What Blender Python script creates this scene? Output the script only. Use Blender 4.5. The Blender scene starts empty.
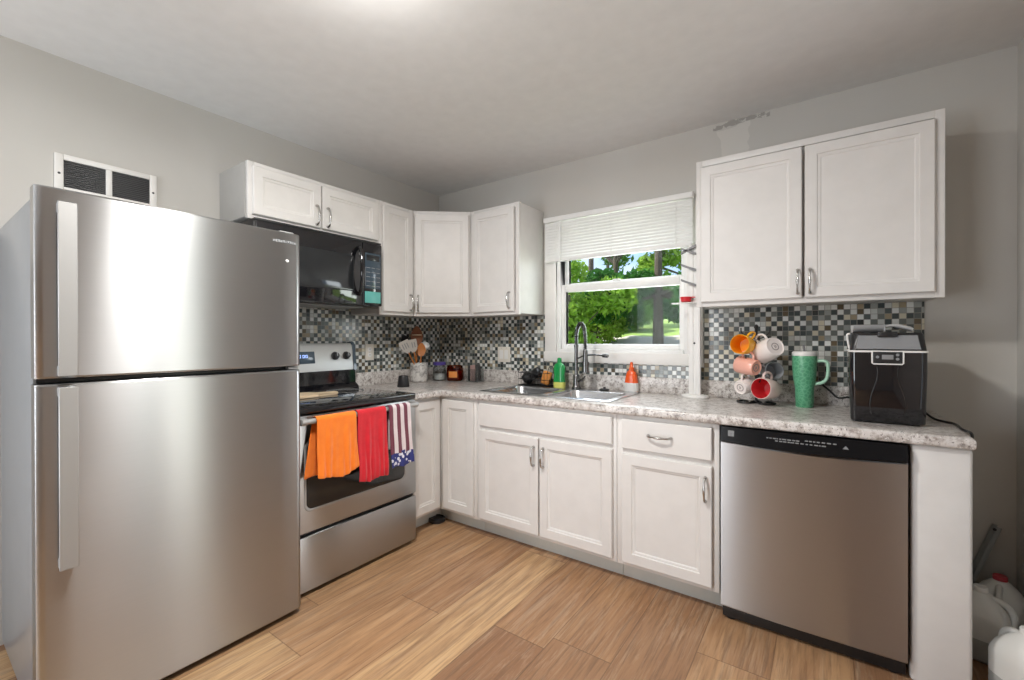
import bpy, bmesh, math, random
from mathutils import Vector, Matrix, Quaternion
R = math.radians
random.seed(7)
SC = bpy.context.scene
COL = SC.collection

# ------------------------------------------------------------------ camera
YAW, PIT, ROLL, FPX = .6164, -.0036, -.0021, 441.67
fw = Vector((-math.sin(YAW)*math.cos(PIT), math.cos(YAW)*math.cos(PIT), math.sin(PIT)))
rt = Vector((math.cos(YAW), math.sin(YAW), 0)); up = rt.cross(fw)
rt, up = rt*math.cos(ROLL)+up*math.sin(ROLL), up*math.cos(ROLL)-rt*math.sin(ROLL)
cd = bpy.data.cameras.new('camera'); cam = bpy.data.objects.new('camera', cd); COL.objects.link(cam)
cd.sensor_width = 36; cd.lens = FPX*36/1024; cd.clip_start = .02; cd.clip_end = 300
cam.matrix_world = Matrix(((rt.x, up.x, -fw.x, 2.6785), (rt.y, up.y, -fw.y, -2.7116), (rt.z, up.z, -fw.z, 1.2186), (0, 0, 0, 1)))
SC.camera = cam
SC.view_settings.view_transform = 'Standard'; SC.view_settings.look = 'None'
SC.view_settings.gamma = 1; SC.view_settings.use_curve_mapping = False
SC.view_settings.exposure = 0.22
SC.cycles.use_denoising = True
SC.cycles.max_bounces = 10; SC.cycles.diffuse_bounces = 5; SC.cycles.transparent_max_bounces = 16
SC.cycles.caustics_reflective = False; SC.cycles.caustics_refractive = False
SC.cycles.sample_clamp_indirect = 6

# ------------------------------------------------------------------ world, sun, large lights
wd = bpy.data.worlds.new('sky'); SC.world = wd; wd.use_nodes = True
wn = wd.node_tree; wn.nodes.clear()
wo = wn.nodes.new('ShaderNodeOutputWorld'); wb = wn.nodes.new('ShaderNodeBackground')
tc = wn.nodes.new('ShaderNodeTexCoord'); mp = wn.nodes.new('ShaderNodeMapping'); mp.inputs['Scale'].default_value = (1, 1, 2.2)
nz = wn.nodes.new('ShaderNodeTexNoise'); nz.inputs['Scale'].default_value = 3.2; nz.inputs['Detail'].default_value = 6
rp = wn.nodes.new('ShaderNodeValToRGB')
rp.color_ramp.elements[0].position = .42; rp.color_ramp.elements[0].color = (.42, .62, .95, 1)
rp.color_ramp.elements[1].position = .62; rp.color_ramp.elements[1].color = (.95, .97, 1, 1)
wn.links.new(tc.outputs['Generated'], mp.inputs[0]); wn.links.new(mp.outputs[0], nz.inputs['Vector'])
wn.links.new(nz.outputs['Fac'], rp.inputs[0]); wn.links.new(rp.outputs[0], wb.inputs[0]); wn.links.new(wb.outputs[0], wo.inputs[0])
wb.inputs[1].default_value = 1.25

def light(name, typ, loc, energy, color=(1, 1, 1), aim=None, **kw):
    d = bpy.data.lights.new(name, typ); d.energy = energy; d.color = color
    for k, v in kw.items(): setattr(d, k, v)
    o = bpy.data.objects.new(name, d); COL.objects.link(o); o.location = loc
    if aim is not None: o.rotation_euler = (Vector(aim)-Vector(loc)).to_track_quat('-Z', 'Y').to_euler()
    return o
light('sun', 'SUN', (-8, 3, 8), 6.5, (1, .96, .88), aim=(-1, 5.5, 0), angle=R(1))
# fill lamp added unseen at the rear; daylight by right doorway and kitchen window
light('rear_fill_light', 'AREA', (.75, -4.45, 1.25), 46, (.95, .98, 1), aim=(1.0, 0, 1.2), shape='RECTANGLE', size=1.3, size_y=2.1)
light('doorway_daylight', 'AREA', (3.6, -1.26, 1.1), 5, (1, .94, .86), aim=(0, -1.26, 1.1), shape='RECTANGLE', size=.34, size_y=1.9)
light('window_daylight', 'AREA', (1.6, .35, 1.5), 10, (.95, .98, 1), aim=(1.6, -2, 1.0), shape='RECTANGLE', size=.8, size_y=.6)

# ------------------------------------------------------------------ node helpers
class NT:
    def __init__(s, name):
        s.m = bpy.data.materials.new(name); s.m.use_nodes = True; s.t = s.m.node_tree
        s.b = s.t.nodes['Principled BSDF']; s.out = s.t.nodes['Material Output']
    def n(s, typ, **kw):
        x = s.t.nodes.new('ShaderNode'+typ)
        for k, v in kw.items(): setattr(x, k, v)
        return x
    def l(s, a, b): s.t.links.new(a, b)
    def put(s, sock, v):
        if hasattr(v, 'is_output'): s.l(v, sock)
        else: sock.default_value = v
    def math(s, op, a, b=0., c=None):
        x = s.n('Math', operation=op); s.put(x.inputs[0], a); s.put(x.inputs[1], b)
        if c is not None: s.put(x.inputs[2], c)
        return x.outputs[0]
    def mix(s, f, a, b, bt='MIX'):
        x = s.n('MixRGB', blend_type=bt); s.put(x.inputs[0], f); s.put(x.inputs[1], c4(a)); s.put(x.inputs[2], c4(b)); return x.outputs[0]
    def ramp(s, f, stops, interp='LINEAR'):
        x = s.n('ValToRGB'); cr = x.color_ramp; cr.interpolation = interp
        while len(cr.elements) < len(stops): cr.elements.new(.5)
        for e, (p, c) in zip(cr.elements, stops): e.position = p; e.color = c4(c)
        s.put(x.inputs[0], f); return x.outputs[0]
    def noise(s, vec, scale, detail=3, rough=.5, dist=0):
        x = s.n('TexNoise'); s.put(x.inputs['Vector'], vec)
        x.inputs['Scale'].default_value = scale; x.inputs['Detail'].default_value = detail
        x.inputs['Roughness'].default_value = rough; x.inputs['Distortion'].default_value = dist; return x.outputs['Fac']
    def obj(s): return s.n('TexCoord').outputs['Object']
    def xyz(s, v):
        x = s.n('SeparateXYZ'); s.l(v, x.inputs[0]); return x.outputs
    def comb(s, a, b, c=0.):
        x = s.n('CombineXYZ'); s.put(x.inputs[0], a); s.put(x.inputs[1], b); s.put(x.inputs[2], c); return x.outputs[0]
    def scale(s, v, sc):
        x = s.n('Mapping'); s.l(v, x.inputs[0]); x.inputs['Scale'].default_value = sc; return x.outputs[0]
    def bump(s, h, strength=.2, dist=.002):
        x = s.n('Bump'); s.l(h, x.inputs['Height']); x.inputs['Strength'].default_value = strength; x.inputs['Distance'].default_value = dist
        s.l(x.outputs[0], s.b.inputs['Normal'])
    def set(s, **kw):
        for k, v in kw.items():
            key = k.replace('_', ' ')
            if key == 'Base Color' and isinstance(v, tuple): v = c4(v)
            s.put(s.b.inputs[key], v)
        return s
def c4(c): return (c[0], c[1], c[2], 1) if isinstance(c, tuple) and len(c) == 3 else c
def srgb(r, g, b):
    f = lambda v: v/12.92 if v <= .04045 else ((v+.055)/1.055)**2.4
    return (f(r/255), f(g/255), f(b/255))
def simple(name, col, rough=.5, metal=0., bump=None, **kw):
    t = NT(name)
    v = t.obj()
    n = t.noise(v, 14, 3)
    t.l(t.mix(1.0, col, t.ramp(n, [(0., (.93, .93, .93)), (1., (1.05, 1.05, 1.05))]), 'MULTIPLY'), t.b.inputs['Base Color'])
    t.set(Roughness=rough, Metallic=metal, **kw)
    if bump: t.bump(t.noise(v, bump[0], 4), bump[1], bump[2])
    return t.m
M = {}
M['cabinet'] = simple('cabinet_white_paint', srgb(222, 220, 217), .42, bump=(60, .05, .001))
M['shadedside'] = simple('shaded_cabinet_side', srgb(176, 174, 170), .5)  # cabinet white darkened to grey, shade painted into the colour
M['trim'] = simple('white_trim_paint', srgb(232, 230, 226), .45)
M['vinyl'] = simple('white_window_vinyl', srgb(236, 236, 234), .35)
M['black'] = simple('black_plastic', (.012, .012, .013), .35)
M['blackgloss'] = simple('black_gloss', (.008, .008, .010), .07, Coat_Weight=.5)
M['blackwire'] = simple('black_wire', (.012, .012, .012), .4)
M['strip'] = simple('black_strip', (.007, .007, .008), .2); M['strip'].node_tree.nodes['Principled BSDF'].inputs['Specular IOR Level'].default_value = .2
M['pronggrey'] = simple('slate_grey_plastic', (.17, .17, .175), .4)
M['glassblack'] = simple('dark_oven_glass', (.02, .022, .024), .08)
M['nickel'] = simple('brushed_nickel', (.50, .49, .47), .24, 1.)
M['chrome'] = simple('chrome', (.72, .72, .72), .1, 1.)
M['faucet'] = simple('dark_steel', (.20, .20, .20), .26, 1.)
M['whiteplastic'] = simple('white_plastic', srgb(232, 231, 228), .35)
M['offwhite'] = simple('off_white_plastic', srgb(224, 219, 208), .4)
M['greyplastic'] = simple('grey_plastic', (.30, .31, .31), .4)
M['darkgrey'] = simple('dark_grey_metal', (.09, .09, .092), .45, .3)
M['toekick'] = simple('grey_toe_kick_board', srgb(205, 207, 201), .55, bump=(25, .1, .002))

def steel(name, base, rough, aniso=.96):
    t = NT(name); v = t.obj()
    s1 = t.noise(t.scale(v, (3, 3, 420)), 1.0, 2)
    t.l(t.mix(1., base, t.ramp(s1, [(.2, (.985, .985, .985)), (.8, (1.015, 1.015, 1.015))]), 'MULTIPLY'), t.b.inputs['Base Color'])
    sm = t.noise(v, 4.5, 5, .62)
    t.l(t.ramp(sm, [(.3, (rough*.99,)*3), (.8, (rough*1.05,)*3)]), t.b.inputs['Roughness'])
    tg = t.n('Tangent', direction_type='RADIAL', axis='Z'); t.l(tg.outputs[0], t.b.inputs['Tangent'])
    t.set(Metallic=1., Anisotropic=aniso); t.b.inputs['Anisotropic Rotation'].default_value = .25
    return t.m
M['steel'] = steel('brushed_stainless', (.47, .475, .48), .29)
M['steeldark'] = steel('brushed_stainless_warm', (.50, .505, .515), .33)
M['scoop'] = simple('satin_silver', (.62, .62, .62), .35, .45)
M['sink'] = simple('sink_stainless', (.62, .63, .64), .25, 1.)
t = NT('satin_bar_metal'); t.set(Base_Color=(.44, .44, .435), Metallic=.5, Roughness=.5); M['nickelflat'] = t.m
t = NT('silver_panel_paint'); t.set(Base_Color=srgb(198, 200, 198), Metallic=.55, Roughness=.35); M['steelpanel'] = t.m
M['fridgeside'] = simple('grey_enamel_side', (.33, .35, .37), .3, .55, bump=(300, .08, .001))

t = NT('wall_paint_grey'); v = t.obj()
big = t.noise(v, 1.6, 3); fine = t.noise(v, 90, 4)
base = t.mix(t.ramp(big, [(.35, (0, 0, 0)), (.7, (1, 1, 1))]), srgb(196, 193, 187), srgb(201, 199, 194))
X, Y, Z = t.xyz(v)
# plaster repair patch on the back wall above the right cabinet, and flaking paint at its top edge
wob = t.math('MULTIPLY', t.math('SUBTRACT', t.noise(v, 9, 4), .5), .09)
du = t.math('SUBTRACT', t.math('ABSOLUTE', t.math('ADD', t.math('SUBTRACT', X, 2.265), wob)), .075)
dv = t.math('SUBTRACT', t.math('ABSOLUTE', t.math('ADD', t.math('SUBTRACT', Z, 2.28), wob)), .115)
pm = t.math('LESS_THAN', t.math('MAXIMUM', du, dv), 0)
pm = t.math('MULTIPLY', pm, t.math('GREATER_THAN', Y, -.05))
base = t.mix(t.math('MULTIPLY', pm, .8), base, srgb(212, 209, 203))
fk = t.math('LESS_THAN', t.math('ABSOLUTE', t.math('ADD', t.math('SUBTRACT', Z, 2.412), t.math('MULTIPLY', wob, .6))), .012)
fk = t.math('MULTIPLY', fk, t.math('LESS_THAN', t.math('ABSOLUTE', t.math('SUBTRACT', X, 2.30)), .14))
fk = t.math('MULTIPLY', fk, t.math('GREATER_THAN', t.noise(v, 30, 4), .46))
fk = t.math('MULTIPLY', fk, t.math('GREATER_THAN', Y, -.05))
base = t.mix(t.math('MULTIPLY', fk, .55), base, srgb(120, 116, 110))
t.l(base, t.b.inputs['Base Color']); t.set(Roughness=.62)
t.bump(t.math('ADD', t.math('MULTIPLY', fine, .5), t.math('MULTIPLY', pm, .8)), .08, .003); M['wall'] = t.m
M['ceiling'] = simple('ceiling_paint', srgb(226, 226, 225), .75, bump=(70, .06, .002))
M['rearwall'] = simple('rear_wall_paint', srgb(176, 168, 161), .7)

def tilemat(name, axis):
    t = NT(name); X, Y, Z = t.xyz(t.obj()); U = X if axis == 'x' else Y
    S = .0256
    u = t.math('DIVIDE', t.math('ADD', U, 20*S+.011), S); w = t.math('DIVIDE', t.math('ADD', Z, .0), S)
    iu = t.math('FLOOR', u); iw = t.math('FLOOR', w)
    fu = t.math('ABSOLUTE', t.math('SUBTRACT', t.math('SUBTRACT', u, iu), .5)); fv = t.math('ABSOLUTE', t.math('SUBTRACT', t.math('SUBTRACT', w, iw), .5))
    g = t.math('GREATER_THAN', t.math('MAXIMUM', fu, fv), .455)
    wn_ = t.n('TexWhiteNoise', noise_dimensions='2D'); t.l(t.comb(iu, iw), wn_.inputs['Vector']); r1 = wn_.outputs['Value']
    wn2 = t.n('TexWhiteNoise', noise_dimensions='2D'); t.l(t.comb(t.math('ADD', iu, 77.), iw), wn2.inputs['Vector']); r2 = wn2.outputs['Value']
    par = t.math('MODULO', t.math('ADD', t.math('ADD', iu, iw), 200.), 2.)
    flip = t.math('GREATER_THAN', r2, .87)
    par = t.math('ABSOLUTE', t.math('SUBTRACT', par, flip))
    lt = t.ramp(r1, [(0, srgb(224, 226, 223)), (.36, srgb(200, 203, 199)), (.6, srgb(152, 157, 153)), (.78, srgb(208, 201, 180)), (.92, srgb(162, 149, 124))], 'CONSTANT')
    dk = t.ramp(r1, [(0, srgb(70, 79, 80)), (.35, srgb(90, 98, 97)), (.62, srgb(112, 117, 113)), (.82, srgb(100, 89, 70)), (.93, srgb(56, 61, 62))], 'CONSTANT')
    c = t.mix(par, dk, lt)
    c = t.mix(g, c, srgb(140, 138, 132))
    t.l(c, t.b.inputs['Base Color'])
    t.l(t.math('ADD', t.math('MULTIPLY', g, .5), .16), t.b.inputs['Roughness'])
    t.bump(t.math('SUBTRACT', 1., g), .35, .002)
    return t.m
M['tile_x'] = tilemat('mosaic_tile_back', 'x'); M['tile_y'] = tilemat('mosaic_tile_left', 'y')

t = NT('speckled_laminate_granite'); v = t.obj()
a = t.noise(v, 34, 6, .68); b = t.noise(v, 130, 3, .6); big = t.noise(v, 7, 3)
c = t.ramp(a, [(.33, srgb(120, 112, 106)), (.43, srgb(178, 171, 166)), (.52, srgb(212, 208, 204)), (.62, srgb(226, 223, 220)), (.75, srgb(190, 180, 172))])
c = t.mix(t.math('LESS_THAN', b, .375), c, srgb(92, 84, 80))
c = t.mix(t.math('GREATER_THAN', b, .63), c, srgb(232, 230, 228))
c = t.mix(t.math('MULTIPLY', t.ramp(big, [(.4, (0, 0, 0)), (.65, (1, 1, 1))]), .25), c, srgb(170, 158, 150))
t.l(c, t.b.inputs['Base Color']); t.set(Roughness=.28); M['granite'] = t.m

t = NT('vinyl_plank_floor'); X, Y, Z = t.xyz(t.obj())
W = .247; L = 1.22
u = t.math('DIVIDE', t.math('ADD', X, -1.531+20*W), W); iu = t.math('FLOOR', u); fu = t.math('SUBTRACT', u, iu)
w1 = t.n('TexWhiteNoise', noise_dimensions='1D'); t.l(iu, w1.inputs['W'])
vv = t.math('ADD', t.math('DIVIDE', Y, L), t.math('ADD', t.math('MULTIPLY', w1.outputs['Value'], 3.), 30.)); iv = t.math('FLOOR', vv); fv = t.math('SUBTRACT', vv, iv)
w2 = t.n('TexWhiteNoise', noise_dimensions='2D'); t.l(t.comb(iu, iv), w2.inputs['Vector']); rr = w2.outputs['Value']
off = t.math('MULTIPLY', rr, 37.)
gv = t.comb(t.math('ADD', t.math('MULTIPLY', X, 9.), off), t.math('ADD', t.math('MULTIPLY', Y, .8), off), off)
g1 = t.noise(gv, 1.3, 7, .62, 1.2)
gv2 = t.comb(t.math('ADD', t.math('MULTIPLY', X, 70.), off), t.math('MULTIPLY', Y, 3.2), off)
g2 = t.noise(gv2, 1.0, 4, .7)
gv3 = t.comb(t.math('ADD', t.math('MULTIPLY', X, 34.), off), t.math('MULTIPLY', Y, 2.2), off)
g3 = t.noise(gv3, 1.0, 6, .75, .6)
tone = t.ramp(rr, [(0, srgb(186, 147, 108)), (.2, srgb(158, 121, 89)), (.4, srgb(204, 168, 125)), (.6, srgb(148, 112, 83)), (.8, srgb(172, 133, 97))], 'CONSTANT')
c = t.mix(t.math('MULTIPLY', t.ramp(g1, [(.38, (0, 0, 0)), (.62, (1, 1, 1))]), .6), tone, srgb(138, 98, 68))
c = t.mix(t.math('MULTIPLY', t.ramp(g3, [(.5, (0, 0, 0)), (.68, (1, 1, 1))]), .5), c, srgb(196, 172, 144))
c = t.mix(t.math('MULTIPLY', t.ramp(g2, [(.46, (0, 0, 0)), (.66, (1, 1, 1))]), .5), c, srgb(94, 68, 50))
seam = t.math('LESS_THAN', t.math('MINIMUM', fu, t.math('SUBTRACT', 1., fu)), .008)
seam = t.math('MAXIMUM', seam, t.math('LESS_THAN', t.math('MINIMUM', fv, t.math('SUBTRACT', 1., fv)), .0018))
c = t.mix(t.math('MULTIPLY', seam, .55), c, srgb(92, 66, 46))
t.l(c, t.b.inputs['Base Color']); t.set(Roughness=.42)
t.bump(t.math('SUBTRACT', g2, t.math('MULTIPLY', seam, 1.)), .15, .0015); M['floor'] = t.m

def glassmat(name, tint=(1, 1, 1), refl=.07, rough=.0):
    t = NT(name); t.t.nodes.remove(t.b)
    tr = t.n('BsdfTransparent'); tr.inputs[0].default_value = c4(tint)
    gl = t.n('BsdfGlossy'); gl.inputs['Roughness'].default_value = rough
    fr = t.n('LayerWeight'); fr.inputs[0].default_value = .25
    mx = t.n('MixShader'); t.l(t.math('ADD', t.math('MULTIPLY', fr.outputs['Fresnel'], refl), refl*.2), mx.inputs[0]); t.l(tr.outputs[0], mx.inputs[1]); t.l(gl.outputs[0], mx.inputs[2])
    t.l(mx.outputs[0], t.out.inputs[0]); return t.m
M['glass'] = glassmat('window_glass', (.97, .985, .98), .035)
M['clear'] = glassmat('clear_glass', (.86, .88, .88), .2)
M['amber'] = glassmat('amber_glass', (.62, .26, .06), .25)
M['tintlid'] = simple('grey_tinted_lid', (.26, .27, .28), .12)
M['smokeglass'] = simple('smoke_glass', (.30, .31, .32), .1)
M['bottlegreen'] = simple('green_bottle', (.02, .36, .09), .18, Transmission_Weight=.15)
M['yellowlabel'] = simple('yellow_label', srgb(225, 225, 120), .4)
M['orange_bottle'] = simple('orange_bottle', srgb(240, 96, 40), .25)
M['mug_yellow'] = simple('yellow_glaze', srgb(240, 176, 48), .2)
M['mug_yellow_in'] = simple('amber_glaze', srgb(238, 150, 28), .2)
M['mug_white'] = simple('white_glaze', srgb(236, 228, 224), .2)
M['mug_pink'] = simple('pink_glaze', srgb(238, 178, 160), .22)
M['mug_pale'] = simple('pale_pink_glaze', srgb(232, 208, 202), .22)
M['mug_red'] = simple('red_glaze', srgb(205, 52, 58), .2)
M['stamp'] = simple('grey_stamp_ink', srgb(150, 140, 138), .4)
M['stampbrown'] = simple('brown_print', srgb(130, 88, 66), .4)
M['purple'] = simple('purple_plastic', srgb(84, 70, 150), .35)
M['lightwood'] = simple('pale_wood', srgb(218, 196, 164), .5)
M['midwood'] = simple('orange_wood', srgb(190, 118, 58), .45)
M['darkwood'] = simple('dark_wood', srgb(120, 68, 34), .4)
M['silicone'] = simple('pale_grey_silicone', srgb(205, 200, 192), .45)
M['pinkstuff'] = simple('pink_paper', srgb(205, 172, 168), .6)
M['wax'] = simple('orange_wax', srgb(236, 150, 76), .45)
M['sponge'] = simple('orange_sponge', srgb(224, 148, 72), .8, bump=(90, .5, .003))
M['teal'] = simple('teal_sticker', srgb(96, 176, 168), .35)
M['bluepanel'] = simple('slate_blue_overlay', (.05, .075, .10), .12)
M['greyink'] = simple('pale_grey_print', (.27, .28, .29), .5)
M['redplastic'] = simple('red_plastic', srgb(206, 34, 44), .3)
M['redcap'] = simple('pinkish_red_cap', srgb(190, 66, 74), .4)
M['blackcup'] = simple('black_silicone', (.018, .018, .02), .45)

t = NT('green_leafy_tumbler'); v = t.obj()
x = t.n('TexVoronoi', feature='DISTANCE_TO_EDGE'); t.l(v, x.inputs['Vector']); x.inputs['Scale'].default_value = 60
t.l(t.ramp(x.outputs[0], [(0, srgb(112, 182, 142)), (.12, srgb(86, 160, 122)), (.5, srgb(72, 144, 108))]), t.b.inputs['Base Color']); t.set(Roughness=.35); M['tumbler'] = t.m
M['palegreen'] = simple('pale_green_plastic', srgb(170, 214, 188), .35)

t = NT('marbled_crock'); v = t.obj()
t.l(t.ramp(t.noise(v, 26, 6, .6, 1.5), [(.35, srgb(140, 138, 136)), (.5, srgb(214, 212, 208)), (.7, srgb(232, 230, 226))]), t.b.inputs['Base Color']); t.set(Roughness=.3); M['marble'] = t.m

def cloth(name, col, col2=None):
    t = NT(name); v = t.obj(); n = t.noise(v, 26, 4)
    t.l(t.mix(n, col, col2 or tuple(c*.8 for c in col)), t.b.inputs['Base Color']); t.set(Roughness=.95, Sheen_Weight=.3)
    t.bump(t.noise(v, 420, 3), .5, .002); return t.m
M['orange'] = cloth('orange_terry', srgb(250, 138, 34), srgb(236, 112, 18)); M['red'] = cloth('red_terry', srgb(222, 30, 46), srgb(188, 12, 30))
M['fmaroon'] = cloth('maroon_stripe_cotton', srgb(116, 50, 70)); M['fwhite'] = cloth('white_stripe_cotton', srgb(236, 224, 226))
t = NT('navy_starred_cotton'); v = t.obj(); x = t.n('TexVoronoi'); t.l(v, x.inputs['Vector']); x.inputs['Scale'].default_value = 42
t.l(t.mix(t.math('LESS_THAN', x.outputs['Distance'], .38), srgb(52, 58, 122), srgb(222, 222, 234)), t.b.inputs['Base Color']); t.set(Roughness=.95); M['fnavy'] = t.m

def jugmat():
    t = NT('translucent_milk_jug'); t.set(Base_Color=srgb(222, 222, 218), Roughness=.4, Subsurface_Weight=.3)
    t.b.inputs['Subsurface Radius'].default_value = (.05, .05, .05); return t.m
M['jug'] = jugmat()
M['jugwater'] = simple('jug_lower_contents', srgb(176, 178, 174), .4)

def leafmat(name, a, b):
    t = NT(name); v = t.obj(); n = t.noise(v, 2.2, 3); t.t.nodes.remove(t.b)
    wn_ = t.n('TexWhiteNoise', noise_dimensions='3D'); t.l(t.n('NewGeometry').outputs['Random Per Island'], wn_.inputs['Vector'])
    c = t.mix(t.math('ADD', t.math('MULTIPLY', n, .5), t.math('MULTIPLY', t.n('NewGeometry').outputs['Random Per Island'], .5)), a, b)
    d = t.n('BsdfDiffuse'); tl = t.n('BsdfTranslucent'); t.l(c, d.inputs[0]); t.l(c, tl.inputs[0])
    mx = t.n('MixShader'); mx.inputs[0].default_value = .35; t.l(d.outputs[0], mx.inputs[1]); t.l(tl.outputs[0], mx.inputs[2]); t.l(mx.outputs[0], t.out.inputs[0]); return t.m
M['leaf_bright'] = leafmat('bright_leaf', (.18, .36, .04), (.40, .55, .10))
M['leaf_mid'] = leafmat('mid_leaf', (.06, .20, .03), (.20, .36, .07))
M['leaf_dark'] = leafmat('dark_leaf', (.025, .11, .025), (.09, .24, .05))
M['bark'] = simple('bark', (.10, .075, .055), .9, bump=(18, .6, .02))
t = NT('lawn_and_path'); v = t.obj(); X, Y, Z = t.xyz(v); n = t.noise(v, 1.3, 5)
grass = t.mix(t.noise(v, 30, 4), (.16, .30, .05), (.34, .44, .10))
pathm = t.math('LESS_THAN', t.math('ABSOLUTE', t.math('ADD', t.math('SUBTRACT', Y, 8.2), t.math('MULTIPLY', n, 1.2))), .9)
t.l(t.mix(pathm, grass, srgb(206, 198, 184)), t.b.inputs['Base Color']); t.set(Roughness=.95); M['lawn'] = t.m
def emit(name, col, s):
    t = NT(name); t.set(Base_Color=col, Emission_Color=c4(col), Emission_Strength=s); return t.m
M['bulb'] = emit('lamp_opal_glass', (1, .96, .9), 2.2)
M['led'] = emit('blue_lcd_digits', (.35, .5, 1.), 1.6)

# ------------------------------------------------------------------ mesh helpers
class MB:
    def __init__(s): s.bm = bmesh.new()
    def face(s, vs, mi=0):
        try: f = s.bm.faces.new(vs); f.material_index = mi; return f
        except ValueError: return None
    def box(s, x0, x1, y0, y1, z0, z1, bev=0., seg=2, mi=0):
        v = [s.bm.verts.new((x, y, z)) for x in (x0, x1) for y in (y0, y1) for z in (z0, z1)]
        fs = [s.face([v[i] for i in q], mi) for q in ((0, 1, 3, 2), (4, 6, 7, 5), (0, 4, 5, 1), (2, 3, 7, 6), (0, 2, 6, 4), (1, 5, 7, 3))]
        if bev > 0:
            es = list({e for f in fs for e in f.edges})
            r = bmesh.ops.bevel(s.bm, geom=es, offset=bev, segments=seg, profile=.5, affect='EDGES')
            for f in r['faces']: f.material_index = mi
        return s
    def loft(s, loops, cap0=True, cap1=True, mi=0, closed=True):
        L = [[s.bm.verts.new(p) for p in lp] for lp in loops]
        n = len(L[0])
        for a, b in zip(L, L[1:]):
            for i in range(n if closed else n-1):
                j = (i+1) % n; s.face((a[i], a[j], b[j], b[i]), mi)
        if cap0: s.face(list(reversed(L[0])), mi)
        if cap1: s.face(L[-1], mi)
        return s
    def lathe(s, prof, n=24, mat=None, cap0=True, cap1=True, mi=0, a0=0):
        mat = mat or Matrix()
        lp = [[mat @ Vector((r*math.cos(2*math.pi*i/n+a0), r*math.sin(2*math.pi*i/n+a0), z)) for i in range(n)] for r, z in prof]
        return s.loft(lp, cap0, cap1, mi)
    def tube(s, pts, rad, n=8, mi=0, cap=True, closed=False):
        pts = [Vector(p) for p in pts]; m = len(pts)
        rad = rad if isinstance(rad, (list, tuple)) else [rad]*m
        d = []
        for i in range(m):
            a = pts[i-1] if (i > 0 or closed) else pts[i]; b = pts[(i+1) % m] if (i < m-1 or closed) else pts[i]
            d.append((b-a).normalized())
        ref = Vector((0, 0, 1)) if abs(d[0].z) < .9 else Vector((1, 0, 0))
        u = (ref-d[0]*ref.dot(d[0])).normalized(); lp = []
        for i in range(m):
            u = (u-d[i]*u.dot(d[i])).normalized(); w = d[i].cross(u)
            lp.append([pts[i]+(u*math.cos(2*math.pi*k/n)+w*math.sin(2*math.pi*k/n))*rad[i] for k in range(n)])
        if closed: return s.loft(lp+[lp[0]], False, False, mi)
        return s.loft(lp, cap, cap, mi)
    def prism(s, poly, z0, z1, mi=0):
        return s.loft([[(x, y, z0) for x, y in poly], [(x, y, z1) for x, y in poly]], mi=mi)
    def xform(s, m): bmesh.ops.transform(s.bm, matrix=m, verts=s.bm.verts); return s
def curve(pts, n=6):
    P = [Vector(p) for p in pts]; P = [P[0]*2-P[1]]+P+[P[-1]*2-P[-2]]; o = []
    for i in range(1, len(P)-2):
        for k in range(n):
            t = k/n; a, b, c, d = P[i-1:i+3]
            o.append(.5*((2*b)+(c-a)*t+(2*a-5*b+4*c-d)*t*t+(3*b-a-3*c+d)*t**3))
    return o+[P[-2]]
def obj(name, mb, mats, parent=None, label=None, ang=38, kind=None):
    bm = mb.bm; bmesh.ops.remove_doubles(bm, verts=bm.verts, dist=1e-6)
    bmesh.ops.recalc_face_normals(bm, faces=bm.faces)
    me = bpy.data.meshes.new(name); bm.to_mesh(me); bm.free()
    for m in (mats if isinstance(mats, (list, tuple)) else [mats]): me.materials.append(M[m] if isinstance(m, str) else m)
    if len(me.polygons):
        me.polygons.foreach_set('use_smooth', [True]*len(me.polygons)); me.set_sharp_from_angle(angle=R(ang))
    o = bpy.data.objects.new(name, me); COL.objects.link(o)
    if parent: o.parent = parent
    if label: o['label'] = label
    if kind: o['kind'] = kind
    return o
def tag(o, label, cat, group=None):
    o['label'] = label; o['category'] = cat
    if group: o['group'] = group
    return o
def thing(name, label, cat, loc=(0, 0, 0), rz=0, group=None):
    o = bpy.data.objects.new(name, None); o.empty_display_size = .05; COL.objects.link(o); o.location = loc; o.rotation_euler = (0, 0, rz)
    return tag(o, label, cat, group)
def struct(name, mb, mats, parent=None, label=None):
    o = obj(name, mb, mats, parent, label); o['kind'] = 'structure'; return o

# ------------------------------------------------------------------ room shell
H = 2.43; RX = 3.33; RY = -4.2
struct('floor', MB().box(-.15, RX+.15, RY-.15, .15, -.12, 0), 'floor', label='wood-look plank floor of tan and brown boards')
struct('ceiling', MB().box(-.15, RX+.15, RY-.15, .15, H, H+.2), 'ceiling', label='plain light grey painted ceiling')
struct('wall_left', MB().box(-.15, 0, RY, 0, 0, H), 'wall', label='grey painted wall behind the refrigerator and range')
wx0, wx1, wz0, wz1 = 1.135, 2.03, 1.115, 2.03
b = MB(); b.box(-.15, wx0, 0, .15, 0, H); b.box(wx1, RX+.15, 0, .15, 0, H); b.box(wx0, wx1, 0, .15, 0, wz0); b.box(wx0, wx1, 0, .15, wz1, H)
struct('wall_back', b, 'wall', label='grey painted wall holding the kitchen window')
b = MB(); b.box(RX, RX+.15, -1.08, 0, 0, H); b.box(RX, RX+.15, RY, -1.65, 0, H, mi=1); b.box(RX, RX+.15, -1.65, -1.08, 2.2, H); b.box(RX, RX+.15, -1.65, -1.08, 0, .1); b.box(RX+.02, RX+.09, -1.50, -1.42, .1, 2.2)
struct('wall_right', b, ['wall', 'rearwall'])
b = MB(); b.box(-.15, .15, RY-.15, RY, 0, H); b.box(1.4, RX+.15, RY-.15, RY, 0, H); b.box(.15, 1.4, RY-.15, RY, 2.1, H); b.box(.15, 1.4, RY-.15, RY, 0, .12)  # gap left for the added rear fill lamp
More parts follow.
